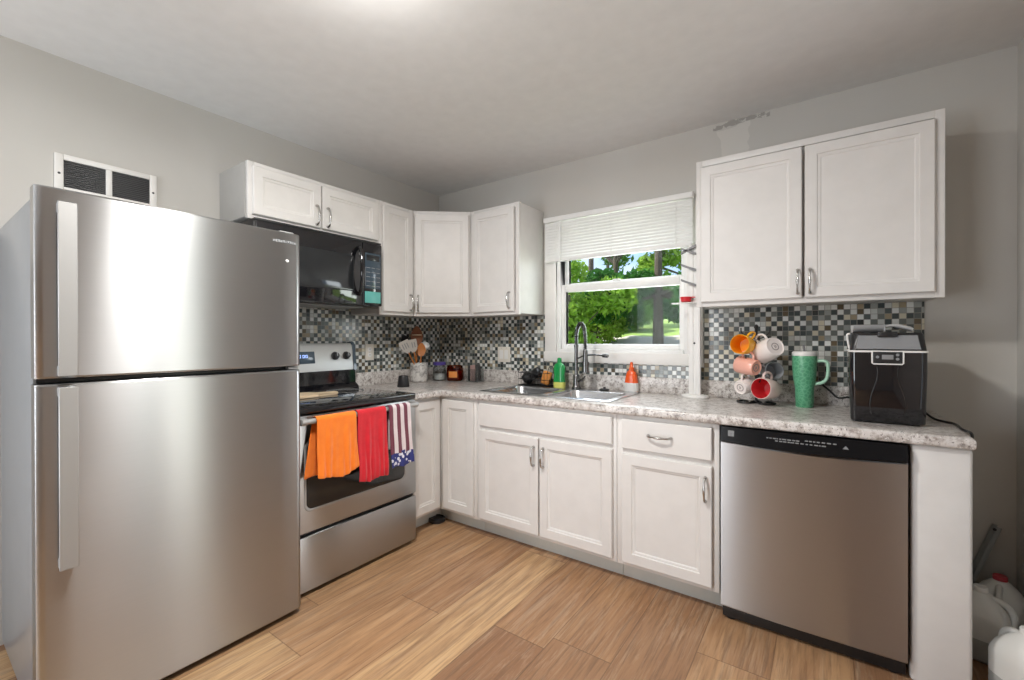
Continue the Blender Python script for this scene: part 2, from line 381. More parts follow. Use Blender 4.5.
struct('wall_rear', b, 'rearwall')
# tiled backsplash
b = MB(); b.box(0, .008, -1.66, 0, .86, 1.44)
struct('tile_backsplash', b, 'tile_y', label='grey and white mosaic tile behind the range')
b = MB(); b.box(.008, 1.058, -.008, 0, .86, 1.39); b.box(1.058, 2.11, -.008, 0, .86, 1.056); b.box(2.11, 3.045, -.008, 0, .86, 1.385)
struct('tile_backsplash', b, 'tile_x', label='grey and white mosaic tile along the window wall')

# kitchen window
win = bpy.data.objects.new('window_1', None); COL.objects.link(win); win['kind'] = 'structure'; win.location = (1.58, 0, 1.055)
win['label'] = 'white double-hung kitchen window above the sink'
def wpart(name, mb, mat, parent=win, label=None):
    off = Vector((1.58, 0, 1.055)) if parent is win else Vector((0, 0, 0))
    if parent is not win: off = Vector((1.58, 0, 1.055))
    mb.xform(Matrix.Translation(-off)); o = struct(name, mb, mat, parent, label); return o
b = MB()
b.box(1.055, 1.145, -.018, 0, 1.06, 2.064, .004); b.box(2.02, 2.108, -.018, 0, 1.06, 2.064, .004)
b.box(1.145, 2.02, -.018, 0, 2.02, 2.064, .004); b.box(1.05, 2.11, -.022, 0, 1.055, 1.125, .005)
wpart('casing', b, 'trim')
b = MB()
b.box(wx0, wx0+.03, .0, .13, wz0, wz1, .003); b.box(wx1-.03, wx1, .0, .13, wz0, wz1, .003); b.box(wx0+.03, wx1-.03, 0, .13, wz1-.03, wz1, .003); b.box(wx0+.03, wx1-.03, -.01, .13, wz0, wz0+.03, .003)
wpart('jamb', b, 'vinyl')
def sash(name, z0, z1, y, fb, ft):
    b = MB(); x0, x1 = wx0+.03, wx1-.03
    b.box(x0, x0+.034, y, y+.035, z0, z1, .004); b.box(x1-.034, x1, y, y+.035, z0, z1, .004); b.box(x0+.034, x1-.034, y, y+.035, z0, z0+fb, .004); b.box(x0+.034, x1-.034, y, y+.035, z1-ft, z1, .004)
    o = wpart(name, b, 'vinyl')
    wpart('pane', MB().box(x0+.03, x1-.03, y+.015, y+.019, z0+fb-.004, z1-ft+.004), 'glass', o)
sash('upper_sash', 1.555, 2.0, .075, .05, .04)
sash('lower_sash', 1.145, 1.592, .03, .035, .052)
b = MB(); b.box(1.55, 1.60, .012, .03, 1.592, 1.604, .003); wpart('sash_lock', b, 'vinyl')

# mini blind, half lowered
bl = thing('mini_blind', 'white mini blind half lowered over the window above the sink', 'blind', (1.57, -.05, 1.75))
obj('head_rail', MB().box(-.495, .495, -.018, .022, .272, .304, .003), 'vinyl', bl)
for i in range(13):
    z = .022+i*.0196; b = MB(); pr = []
    for k in range(5):
        a = (k/4-.5); pr.append((a*.010, z+a*.0235, .0030*(1-4*a*a)))
    b.loft([[(x, y-c, zz) for (y, zz, c) in pr]+[(x, y-c+.0007, zz+.0002) for (y, zz, c) in reversed(pr)] for x in (-.49, .49)])
    obj('slat', b, 'vinyl', bl)
obj('bottom_rail', MB().box(-.49, .49, -.013, .013, -.006, .012, .004), 'vinyl', bl)
for x in (-.40, .0, .40): obj('ladder_cord', MB().tube([(x, -.011, .01), (x, -.011, .275)], .0012, 5), 'vinyl', bl)
obj('tilt_wand', MB().tube([(-.36, -.026, .27), (-.357, -.03, -.16), (-.355, -.03, -.45)], [.003, .004, .0045], 8), 'vinyl', bl)

# ------------------------------------------------------------------ cabinets
def rect(x0, x1, z0, z1, i, y): return [(x0+i, y, z0+i), (x1-i, y, z0+i), (x1-i, y, z1-i), (x0+i, y, z1-i)]
def door_mb(x0, x1, z0, z1, y, rail=.05, th=.019, flat=False):
    b = MB(); f = y-th
    lp = [rect(x0, x1, z0, z1, 0, y), rect(x0, x1, z0, z1, 0, f+.004), rect(x0, x1, z0, z1, .0035, f)]
    if not flat: lp += [rect(x0, x1, z0, z1, rail, f), rect(x0, x1, z0, z1, rail+.003, f+.005), rect(x0, x1, z0, z1, rail+.011, f+.006), rect(x0, x1, z0, z1, rail+.016, f+.011)]
    return b.loft(lp)
def pull(parent, x, z, y, horiz=False):
    a = [(0, .001, -.052), (0, -.012, -.052), (0, -.024, -.043), (0, -.030, -.024), (0, -.032, 0), (0, -.030, .024), (0, -.024, .043), (0, -.012, .052), (0, .001, .052)]
    r = [.0075, .006, .0045, .0042, .0065, .0042, .0045, .006, .0075]
    pts = curve(a, 3); rr = []
    for i in range(len(r)-1): rr += [r[i]+(r[i+1]-r[i])*k/3 for k in range(3)]
    rr.append(r[-1]); b = MB().tube(pts, rr, 10)
    if horiz: b.xform(Matrix.Rotation(R(90), 4, 'Y'))
    b.xform(Matrix.Translation((x, y, z)))
    return obj('handle', b, 'nickel', parent, 'brushed nickel arched pull')
def frame_mb(w, h, y, sl, sr, st, sb, extra=(), th=.02, z0=0):
    b = MB(); b.box(0, sl, y, y+th, z0, h, .001); b.box(w-sr, w, y, y+th, z0, h, .001); b.box(sl, w-sr, y, y+th, h-st, h, .001); b.box(sl, w-sr, y, y+th, z0, z0+sb, .001)
    for (xa, xb, za, zb) in extra: b.box(xa, xb, y, y+th, za, zb, .001)
    return b
G_UP = 'white wall cabinets'; G_LO = 'white base cabinets'
def upper(label, loc, rz, w, h, d, doors, group=G_UP):
    t = thing('wall_cabinet', label, 'cabinet', loc, rz, group)
    obj('body', MB().box(.001, w-.001, -d+.02, 0, .008, h-.001, .0015), 'cabinet', t)
    obj('face_frame', frame_mb(w, h, -d, .03, .03, .03, .03), 'cabinet', t)
    for (x0, x1, z0, z1, hx, hz) in doors:
        o = obj('door', door_mb(x0, x1, z0, z1, -d, .045), 'cabinet', t)
        if hx is not None: pull(o, hx, hz, -d-.019)
    return t
UZ = 1.377; UH = .741
t_ = upper('low wide white cabinet with two doors, above the microwave', (0, -1.668, 1.828), R(90), .802, .29, .314,
      [(.02, .388, .022, .266, .358, .09), (.396, .782, .022, .266, .426, .09)])
obj('side_shade_panel', MB().box(-.003, .0005, -.293, -.001, .009, .288, .001), 'shadedside', t_, 'side panel with shade put into its grey')  # thin sheet whose grey stands for shade on this side
upper('narrow white cabinet between microwave and corner cabinet, one door', (0, -.866, UZ), R(90), .292, UH, .314,
      [(.022, .272, .022, .715, .245, .09)])
upper('white one-door cabinet beside the window, left of the blind', (.622, 0, UZ), 0, .418, UH, .315,
      [(.03, .385, .022, .715, .352, .095)])
upper('large white two-door cabinet above the mugs and ice maker', (2.14, 0, UZ), 0, .923, UH, .315,
      [(.024, .454, .022, .703, .438, .095), (.464, .893, .022, .703, .484, .095)])
# diagonal corner wall cabinet
dc = thing('wall_cabinet', 'white diagonal corner cabinet above the utensil crock', 'cabinet', (0, 0, UZ), 0, G_UP)
poly = [(0, 0), (0, -.573), (.300, -.573), (.621, -.303), (.621, 0)]
obj('body', MB().prism(poly, .008, UH-.001), 'cabinet', dc)
A = Vector((.314, -.573, 0)); Bv = Vector((.621, -.315, 0)); dw = (Bv-A).length; ang = math.atan2(Bv.y-A.y, Bv.x-A.x)
T = Matrix.Translation(A) @ Matrix.Rotation(ang, 4, 'Z')
obj('face_frame', frame_mb(dw, UH, 0, .03, .03, .03, .03).xform(T), 'cabinet', dc)
dd = obj('door', door_mb(.012, dw-.012, .022, .715, 0, .045).xform(T), 'cabinet', dc)
hb = pull(dd, 0, 0, 0); hb.matrix_local = T @ Matrix.Translation((.035, -.019, .09))

CT = .885; CB = .843   # counter top and underside
def toe(w, x0=0, y=-.53): return MB().box(x0, w, y, y+.018, 0, .1, .001)
# sink base
sb = thing('base_cabinet', 'white two-door cabinet under the sink with a false drawer front', 'cabinet', (.925, 0, 0), 0, G_LO)
w = .905
obj('body', MB().box(.001, w-.001, -.59, -.03, .1, .655, .001), 'cabinet', sb)
obj('face_frame', frame_mb(w, .842, -.61, .03, .03, .03, .03, [(.03, w-.03, .645, .70)], z0=.098), 'cabinet', sb)
for (x0, x1, hx) in ((.028, .452, .425), (.46, .885, .487)):
    o = obj('door', door_mb(x0, x1, .118, .662, -.61), 'cabinet', sb); pull(o, hx, .56, -.629)
obj('drawer_front', door_mb(.028, .885, .688, .824, -.61, flat=True), 'cabinet', sb)
obj('toe_kick', toe(w), 'toekick', sb, 'grey toe-kick board')
# drawer base
db = thing('base_cabinet', 'white cabinet with drawer over one door, beside the dishwasher', 'cabinet', (1.832, 0, 0), 0, G_LO)
w = .47
obj('body', MB().box(.001, w-.001, -.59, -.03, .1, .838, .001), 'cabinet', db)
obj('face_frame', frame_mb(w, .842, -.61, .03, .03, .03, .03, [(.03, w-.03, .645, .69)], z0=.098), 'cabinet', db)
o = obj('door', door_mb(.03, .442, .118, .652, -.61), 'cabinet', db); pull(o, .416, .55, -.629)
o = obj('drawer', door_mb(.03, .442, .678, .822, -.61, flat=True), 'cabinet', db); pull(o, .215, .756, -.629, True)
obj('toe_kick', toe(w), 'toekick', db, 'grey toe-kick board')
# corner base with folding doors
cb = thing('base_cabinet', 'white inside-corner cabinet with two doors beside the range', 'cabinet', (0, 0, 0), 0, G_LO)
obj('body', MB().prism([(.03, -.03), (.03, -.882), (.59, -.882), (.59, -.59), (.924, -.59), (.924, -.03)], .1, .838), 'cabinet', cb)
b = MB(); b.box(.591, .612, -.882, -.612, .098, .842, .001); b.box(.591, .924, -.612, -.591, .098, .842, .001)
obj('face_frame', b, 'cabinet', cb)
obj('door', door_mb(.648, .905, .118, .824, -.612), 'cabinet', cb)
lm = Matrix.Translation((.612, 0, 0)) @ Matrix.Rotation(R(90), 4, 'Z')
obj('door', door_mb(-.868, -.633, .118, .824, 0).xform(lm), 'cabinet', cb)
b = MB().prism([(.512, -.882), (.53, -.882), (.53, -.53), (.924, -.53), (.924, -.512), (.512, -.512)], 0, .0995)
obj('toe_kick', b, 'toekick', cb, 'grey toe-kick board')
# white end panel
ep = thing('end_panel', 'white painted end panel beside the dishwasher holding the counter end', 'panel', (2.926, 0, 0))
obj('panel', MB().box(.0, .158, -.618, -.03, 0, CB-.001, .012, 3), 'cabinet', ep)
obj('wall_cleat', MB().box(.02, .14, -.03, -.001, .0, CB-.003, .002), 'cabinet', ep)

# countertop with sink cut-out
ctop = thing('countertop', 'speckled grey-white stone-look countertop wrapping the corner', 'countertop', (0, 0, CB))
xs = [.001, .655, .935, 1.735, 3.086]; ys = [-.884, -.642, -.535, -.13, -.001]
b = MB(); bm = b.bm; V = {}
def gv(i, j):
    if (i, j) not in V: V[i, j] = bm.verts.new((xs[i], ys[j], CT-CB))
    return V[i, j]
for i in range(4):
    for j in range(4):
        if j == 0 and i > 0: continue
        if i == 2 and j == 2: continue
        bm.faces.new((gv(i, j), gv(i+1, j), gv(i+1, j+1), gv(i, j+1)))
r = bmesh.ops.extrude_face_region(bm, geom=list(bm.faces))
bmesh.ops.translate(bm, vec=(0, 0, -(CT-CB)), verts=[e for e in r['geom'] if isinstance(e, bmesh.types.BMVert)])
es = []
for e in bm.edges:
    a, c = e.verts[0].co, e.verts[1].co
    if abs(a.z-c.z) < 1e-5:
        fr = (abs(a.y+.642) < 1e-4 and abs(c.y+.642) < 1e-4 and min(a.x, c.x) > .65) or (abs(a.x-.655) < 1e-4 and abs(c.x-.655) < 1e-4 and min(a.y, c.y) < -.7) or (abs(a.x-3.086) < 1e-4 and abs(c.x-3.086) < 1e-4)
        if fr: es.append(e)
bmesh.ops.bevel(bm, geom=es, offset=.013, segments=4, profile=.5, affect='EDGES')
obj('slab', b, 'granite', ctop)
b = MB(); b.box(.008, .027, -.884, -.027, .0425, .137, .003); b.box(.008, 3.045, -.027, -.008, .0425, .137, .003)
obj('backsplash_lip', b, 'granite', ctop)

# ------------------------------------------------------------------ sink and faucet
def rrect(x0, x1, y0, y1, r, z, n=5):
    o = []
    for cx, cy, a0 in ((x1-r, y1-r, 0), (x0+r, y1-r, 90), (x0+r, y0+r, 180), (x1-r, y0+r, 270)):
        for k in range(n+1):
            a = R(a0+90*k/n); o.append((cx+r*math.cos(a), cy+r*math.sin(a), z))
    return o
sk = thing('kitchen_sink', 'stainless double-bowl drop-in sink below the window', 'sink', (1.335, -.34, CT))
x0, x1, y0, y1 = -.433, .433, -.222, .262
def bowl(xa, xb, ya, yb, name):
    b = MB(); d = .17
    b.loft([rrect(xa, xb, ya, yb, .05, .004), rrect(xa+.006, xb-.006, ya+.006, yb-.006, .05, -.008), rrect(xa+.02, xb-.02, ya+.02, yb-.02, .05, -d+.03), rrect(xa+.05, xb-.05, ya+.05, yb-.05, .05, -d)], cap0=False)
    b.loft([rrect(xa+.05, xb-.05, ya+.05, yb-.05, .05, -d-.004), rrect(xa+.018, xb-.018, ya+.018, yb-.018, .05, -d+.028), rrect(xa-.001, xb+.001, ya-.001, yb+.001, .05, .002)], cap1=False)
    o = obj(name, b, 'sink', sk)
    obj('drain', MB().lathe([(.04, -d+.001), (.04, -d+.004), (.03, -d+.005), (.028, -d-.001), (.004, -d-.001)], 20, Matrix.Translation(((xa+xb)/2, (ya+yb)/2+.03, 0))), 'chrome', o)
bx = [(-.395, -.022), (.022, .395)]; by = (-.19, .16)
for a, c in bx: bowl(a, c, by[0], by[1], 'bowl')
# rim deck: rails around the two bowls
b = MB()
b.box(x0, x1, y0, by[0]+.004, .001, .006, .002); b.box(x0, x1, by[1]-.004, y1, .001, .006, .002)
b.box(x0, bx[0][0]+.004, by[0], by[1], .001, .006, .002); b.box(bx[1][1]-.004, x1, by[0], by[1], .001, .006, .002); b.box(bx[0][1]-.004, bx[1][0]+.004, by[0], by[1], -.004, .006, .002)
for (a, c) in bx:                                            # filled bowl corners
    for cx, cy, sx, sy in ((a, by[0], 1, 1), (c, by[0], -1, 1), (a, by[1], 1, -1), (c, by[1], -1, -1)):
        pts = [(cx, cy)]+[(cx+sx*.05*(1-math.sin(R(q))), cy+sy*.05*(1-math.cos(R(q)))) for q in range(0, 91, 15)]
        b.prism(pts, .0015, .0058)
obj('rim', b, 'sink', sk)
ft = thing('kitchen_faucet', 'tall dark steel spring-neck faucet behind the sink', 'faucet', (1.352, -.112, CT+.0065))
obj('base', MB().lathe([(.03, 0), (.03, .006), (.024, .012), (.021, .03), (.021, .085), (.018, .09)], 20), 'faucet', ft)
obj('stem', MB().lathe([(.0125, .085), (.0125, .27), (.015, .272), (.015, .285), (.012, .287)], 16), 'faucet', ft)
arc = curve([(0, 0, .28), (0, -.002, .34), (.014, -.008, .395), (.045, -.026, .422), (.076, -.044, .395), (.089, -.052, .33), (.091, -.053, .25)], 10)
obj('hose', MB().tube(arc, .0075, 10), 'black', ft)
co = []; nst = len(arc)-1; turns = 46; dirs = []
for i in range(turns*10+1):
    f = i/(turns*10)*nst; k = min(int(f), nst-1); p = arc[k].lerp(arc[k+1], f-k); d = (arc[k+1]-arc[k]).normalized()
    u = Vector((-.73, -.68, 0)) .cross(d).normalized() if abs(d.z) < .99 else Vector((.68, -.73, 0)); u = (u-d*u.dot(d)).normalized(); wv = d.cross(u)
    a = 2*math.pi*i/10; co.append(p+(u*math.cos(a)+wv*math.sin(a))*.0115)
obj('spring', MB().tube(co, .0021, 5), 'faucet', ft)
obj('spray_head', MB().lathe([(.012, .255), (.015, .245), (.016, .20), (.019, .17), (.0225, .125), (.0225, .112), (.012, .11)], 18, Matrix.Translation((.091, -.053, 0))), 'faucet', ft)
obj('dock_arm', MB().tube(curve([(0, 0, .16), (.035, -.02, .168), (.073, -.043, .168)], 4), .006, 8).lathe([(.024, .158), (.024, .178), (.0195, .178), (.0195, .158)], 18, Matrix.Translation((.091, -.053, 0)), False, False), 'faucet', ft)
obj('lever', MB().tube([(.018, -.01, .055), (.05, -.02, .058), (.075, -.026, .085)], [.012, .008, .006], 10), 'faucet', ft)
obj('pot_filler_arm', MB().tube(curve([(0, .0, .19), (.06, -.006, .215), (.14, -.012, .222), (.205, -.016, .218)], 5), .0055, 8).lathe([(.011, -.018), (.0125, 0), (.0125, .014), (.009, .018)], 12, Matrix.Translation((.21, -.016, .218)) @ Matrix.Rotation(R(90), 4, 'Y')), 'faucet', ft)

# ------------------------------------------------------------------ dishwasher
dw = thing('dishwasher', 'stainless dishwasher with black control strip beside the end panel', 'dishwasher', (2.615, 0, 0))
obj('tub', MB().box(-.3, .3, -.60, -.03, .09, .838, .003), 'darkgrey', dw)
def bowed(xa, xb, za, zb, y, bow, drop, n=16):
    fr = []; bk = []; lp = []
    for i in range(n+1):
        s = i/n; x = xa+(xb-xa)*s; q = 1-(2*s-1)**2
        lp.append([(x, y+.045, za), (x, y-bow*q+.004, za), (x, y-bow*q, za+.005), (x, y-bow*q, zb-drop*q-.004), (x, y-bow*q+.004, zb-drop*q), (x, y+.045, zb-drop*q)])
    return MB().loft(lp)
obj('door', bowed(-.302, .302, .068, .776, -.643, .006, .012), 'steeldark', dw)
b = MB(); lp = []
for i in range(17):
    s = i/16; x = -.302+.604*s; q = 1-(2*s-1)**2
    lp.append([(x, -.598, .778-.012*q), (x, -.645-.008*q, .778-.012*q), (x, -.652-.008*q, .784-.012*q), (x, -.640-.004*q, .838), (x, -.598, .838)])
obj('control_strip', b.loft(lp), 'strip', dw, 'black curved control strip')
b = MB()
for dx in (-.273, -.2608):
    for dz in (.802, .8142): b.box(dx, dx+.0112, -.6495, -.6435, dz, dz+.0112)
obj('emblem', b, 'greyink', dw, 'small square pale emblem')
b = MB(); random.seed(3)
for row, (z, xa, xb) in enumerate(((.812, -.13, -.02), (.803, -.10, .07), (.8155, .0, .09))):
    x = xa
    while x < xb:
        wq = random.uniform(.004, .014); b.box(x, x+wq, -.6555, -.650, z, z+.0035); x += wq+random.uniform(.002, .006)
b.prism([(.118, .803), (.136, .803), (.127, .815)], .650, .6555).xform(Matrix())
bm = b.bm
for v_ in bm.verts:
    if v_.co.z > .6 and v_.co.y > .5: v_.co = Vector((v_.co.x, -v_.co.z, v_.co.y))
obj('panel_printing', b, 'greyink', dw, 'faint grey button markings')
obj('toe_panel', MB().box(-.3, .3, -.615, -.597, .012, .0665, .002), 'black', dw)
for x in (-.27, .27): obj('foot', MB().lathe([(.02, 0), (.02, .012), (.008, .014), (.008, .1)], 12, Matrix.Translation((x, -.585, 0))), 'black', dw)

# ------------------------------------------------------------------ refrigerator (faces +x; local frame: -y is the front, x runs toward the back wall)
fg = thing('refrigerator', 'tall stainless top-freezer refrigerator at the left wall', 'refrigerator', (0, -2.057, 0), R(90))
hw = .405
obj('cabinet_body', MB().box(-hw+.004, hw-.004, -.695, -.03, .03, 1.655, .006), 'fridgeside', fg)
def fdoor(z0, z1):
    L2 = []
    grid = [0, .004, .010, .02]+[.02+(2*hw-.04)*k/12 for k in range(1, 12)]+[2*hw-.02, 2*hw-.010, 2*hw-.004, 2*hw]
    for g in grid:
        e = min(g, 2*hw-g); s = g/(2*hw); x = -hw+g
        bow = -.005*(1-(2*s-1)**2) + (.009*(1-e/.02)**2 if e < .02 else 0)
        L2.append([(x, -.708, z0), (x, -.770+bow, z0), (x, -.775+bow, z0+.006), (x, -.775+bow, z1-.006), (x, -.770+bow, z1), (x, -.708, z1)])
    return MB().loft(L2)
fz = obj('freezer_door', fdoor(1.100, 1.680), 'steel', fg, 'upper stainless freezer door')
fd = obj('fresh_food_door', fdoor(.022, 1.082), 'steel', fg, 'lower stainless door')
def fhandle(par, z0, z1, top):
    b = MB(); b.box(-.362, -.320, -.818, -.806, z0, z1, .0012, 1)
    b.box(-.360, -.322, -.808, -.778, z0+.0, z0+.03, .003); b.box(-.360, -.322, -.808, -.778, z1-.03, z1, .003)
    obj('handle', b, 'nickelflat', par, 'flat satin metal bar handle')
fhandle(fz, 1.108, 1.632, True); fhandle(fd, .525, 1.074, False)
for z0, z1, par in ((1.104, 1.676, fz), (.03, 1.078, fd)):
    obj('gasket', MB().box(-hw+.012, hw-.012, -.708, -.6965, z0, z1, .003), 'greyplastic', par, 'grey door gasket')
obj('mid_seam', MB().box(-hw+.006, hw-.006, -.74, -.696, 1.0835, 1.0985, .002), 'black', fg, 'black seam between the doors')
obj('hinge_cover', MB().box(hw-.075, hw-.01, -.745, -.62, 1.656, 1.692, .006), 'greyplastic', fg)
obj('centre_hinge', MB().box(hw-.05, hw-.006, -.765, -.741, 1.0845, 1.0975, .002), 'greyplastic', fg)
obj('base_grille', MB().box(-hw+.01, hw-.01, -.69, -.665, .002, .062, .003), 'black', fg, 'black base grille')
for x in (-.36, .36): obj('roller_foot', MB().lathe([(.022, 0), (.022, .014), (.012, .016), (.012, .035)], 14, Matrix.Translation((x, -.62, 0))), 'black', fg)
b = MB(); random.seed(9); x = .285
while x < .375:
    wq = random.uniform(.004, .009); b.box(x, x+wq, -.7792, -.777, 1.632+random.uniform(-.001, .002), 1.641+random.uniform(0, .004), 0); x += wq+.003
for v_ in b.bm.verts: v_.co.y += .0035*(1-((v_.co.x)/.405)**2) * -1 + .0005
obj('brand_mark', b, 'greyink', fz, 'small faint lettering mark')
obj('white_dot', MB().lathe([(.006, 0), (.006, .002), (.004, .003)], 12, Matrix.Translation((.346, -.7758, 1.556)) @ Matrix.Rotation(R(90), 4, 'X')), 'whiteplastic', fz, 'tiny white round dot')

# ------------------------------------------------------------------ range (local: -y is the front)
rg = thing('kitchen_range', 'stainless electric range with black glass cooktop', 'range', (0, -1.265, 0), R(90))
hw = .377
obj('body', MB().box(-hw, hw, -.63, -.03, .03, .862, .002), 'darkgrey', rg)
obj('cooktop', MB().box(-hw+.010, hw-.014, -.698, -.075, .860, .897, .010, 3), 'blackgloss', rg, 'black glass cooktop')
for (x, y, r) in ((-.19, -.50, .11), (.19, -.50, .085), (-.19, -.25, .085), (.19, -.25, .11)):
    obj('burner_ring', MB().lathe([(r, .8971), (r, .8975), (r-.003, .8975), (r-.003, .8971)], 40, Matrix.Translation((x, y, 0)), False, False), 'greyplastic', rg)
b = MB(); lp = [(-.074, .88), (-.135, .896), (-.130, .905), (-.095, .93), (-.09, 1.02), (-.03, 1.02), (-.03, .88)]
b.loft([[(x, y, z) for y, z in lp] for x in (-hw+.004, hw-.004)]); obj('backguard_base', b, 'blackgloss', rg, 'black lower backguard')
b = MB(); lp = [(-.03, 1.015), (-.10, 1.015), (-.098, 1.035), (-.078, 1.175), (-.065, 1.19), (-.03, 1.19)]
b.loft([[(x, y, z) for y, z in lp] for x in (-hw+.02, hw-.02)]); obj('control_panel', b, 'steelpanel', rg, 'silver control panel')
for s_ in (-1, 1):
    b = MB(); xa, xb = sorted((s_*(hw-.022), s_*hw)); lp2 = [(-.03, 1.01), (-.106, 1.01), (-.084, 1.18), (-.068, 1.197), (-.03, 1.197)]
    b.loft([[(x, y, z) for y, z in lp2] for x in (xa, xb)]); obj('end_cap', b, 'bluepanel', rg, 'dark end cap of the control panel')
tilt = math.atan2(.02, .14)
PM = Matrix.Translation((0, -.089, 1.10)) @ Matrix.Rotation(-tilt, 4, 'X')
obj('display', MB().box(-.085, .085, -.004, .004, -.035, .04, .003).xform(PM), 'bluepanel', rg, 'dark display window')
b = MB()
for i, x in enumerate((-.03, -.012, .012, .03)):
    for (a0, a1, c0, c1) in ((-.006, .006, .017, .019), (-.006, .006, .001, .003), (-.006, -.004, .003, .017), (.004, .006, .003, .017)):
        b.box(x+a0, x+a1, -.0052, -.0042, c0, c1)
obj('clock_digits', b.xform(PM), 'led', rg, 'blue lit clock digits')
for x in (-.305, -.225, .223, .305):
    k = obj('knob', MB().lathe([(.026, 0), (.026, .006), (.021, .008), (.019, .026), (.016, .03), (.002, .03)], 20, PM @ Matrix.Translation((x, -.002, .008)) @ Matrix.Rotation(R(90), 4, 'X')), 'black', rg, 'black round knob')
    obj('pointer', MB().box(-.003, .003, -.035, -.03, -.004, .018, .001).xform(PM @ Matrix.Translation((x, -.0005, .008))), 'greyplastic', k)
od = obj('oven_door', MB().box(-hw+.003, hw-.003, -.683, -.633, .30, .856, .006), 'steel', rg, 'stainless oven door')
b = MB(); b.loft([rrect(-.31, .285, .41, .725, .03, 0), rrect(-.306, .281, .414, .721, .028, .003)], cap0=False)
for v_ in b.bm.verts: v_.co = Vector((v_.co.x, -.6832-v_.co.z, v_.co.y))
obj('oven_window', b, 'glassblack', od, 'dark oven window')
b = MB(); b.loft([rrect(-.322, .297, .398, .737, .036, 0), rrect(-.320, .295, .400, .735, .035, .002), rrect(-.312, .287, .408, .727, .03, .002), rrect(-.310, .285, .410, .725, .03, 0)], False, False)
for v_ in b.bm.verts: v_.co = Vector((v_.co.x, -.6833-v_.co.z, v_.co.y))
obj('window_trim', b, 'nickelflat', od)
b = MB(); b.tube([(-.362, -.735, .836), (.338, -.735, .836)], .0135, 14)
for x in (-.35, .325): b.box(x-.016, x+.016, -.744, -.682, .820, .852, .006)
obj('handle', b, 'nickelflat', od, 'pale metal bar handle')
dr = obj('storage_drawer', MB().box(-hw+.003, hw-.003, -.683, -.633, .022, .283, .006), 'steel', rg, 'stainless bottom drawer')
obj('drawer_gap', MB().box(-hw+.01, hw-.01, -.66, -.628, .284, .299, .001), 'black', rg, 'black gap above the drawer')
for x in (-.34, .34):
    for y in (-.58, -.1): obj('foot', MB().lathe([(.018, 0), (.018, .012), (.01, .014), (.01, .035)], 12, Matrix.Translation((x, y, 0))), 'black', rg)

# towels over the handle bar (world y runs along the bar; built in the range frame orientation)
def towel(name, label, yc, width, zfront, zback, mats, flare=0., skew=0., seed=1, layers=None, matfn=None, amp=.006, lift=0., hem=0., bskew=0.):
    t = tag(None or obj_towel(name, width, zfront, zback, mats, flare, skew, seed, matfn, amp, lift, hem, bskew), label, 'towel', 'towels on the oven handle')
    t.location = (0, yc, 0); return t
def obj_towel(name, width, zf, zb, mats, flare, skew, seed, matfn, amp, lift, hem, bskew):
    rnd = random.Random(seed); ph = [rnd.uniform(0, 6.28) for _ in range(4)]
    prof = []; r = .0165+lift; cx, cz = .735, .836
    for i in range(8): prof.append((cx-r-.002, zb+(cz-zb)*i/8, -1))
    for i in range(9): a = math.pi-math.pi*i/8; prof.append((cx+r*math.cos(a), cz+r*math.sin(a), 0))
    n2 = 22
    for i in range(1, n2+1): prof.append((cx+r, cz-(cz-zf)*i/n2, 1))
    nu = 30; b = MB(); bm = b.bm; G = []
    for k, (x, z, sd) in enumerate(prof):
        row = []; dz = max(0., cz-z); f = min(1, dz/.3)
        for i in range(nu+1):
            u = i/nu-.5
            off = amp*f*(math.sin(u*14+ph[0])+.6*math.sin(u*27+ph[1]+dz*6)) + .004*f*math.sin(dz*22+ph[2])
            yy = u*width*(1+flare*f*(1 if sd > 0 else .3))+(skew if sd > 0 else bskew)*f
            zz = z-(hem*(u*u)*4*f if sd > 0 else 0)+.005*f*math.sin(u*9+ph[3])
            if sd > 0: xx = x+abs(off)+.01*f*f
            elif sd < 0: xx = x-.25*abs(off)*f
            else: xx = x
            row.append(bm.verts.new((max(xx, .6945), yy, zz)))
        G.append(row)
    for k in range(len(G)-1):
        for i in range(nu):
            f = bm.faces.new((G[k][i], G[k][i+1], G[k+1][i+1], G[k+1][i]))
            if matfn: f.material_index = matfn(i/nu, G[k][i].co.z, prof[k][2])
    o = obj(name, b, mats, ang=180)
    m = o.modifiers.new('thick', 'SOLIDIFY'); m.thickness = .0035; m.offset = .0
    s = o.modifiers.new('sub', 'SUBSURF'); s.levels = 1; s.render_levels = 1
    return o
towel('hand_towel', 'bright orange towel hanging on the oven handle', -1.458, .212, .555, .565, 'orange', flare=.05, skew=.0, seed=3, amp=.012, lift=.003, hem=-.02, bskew=-.045)
towel('hand_towel', 'plain red towel hanging in the middle of the oven handle', -1.255, .178, .49, .58, 'red', flare=.03, skew=0., seed=5, amp=.010, lift=.003)
def flagfn(u, z, sd):
    if sd > 0 and z < .60: return 2
    return int(u*6) % 2
towel('hand_towel', 'flag-striped towel with starred blue hem on the oven handle', -1.072, .150, .515, .60, ['fmaroon', 'fwhite', 'fnavy'], flare=.05, skew=.008, seed=8, matfn=flagfn, amp=.004, lift=.003)

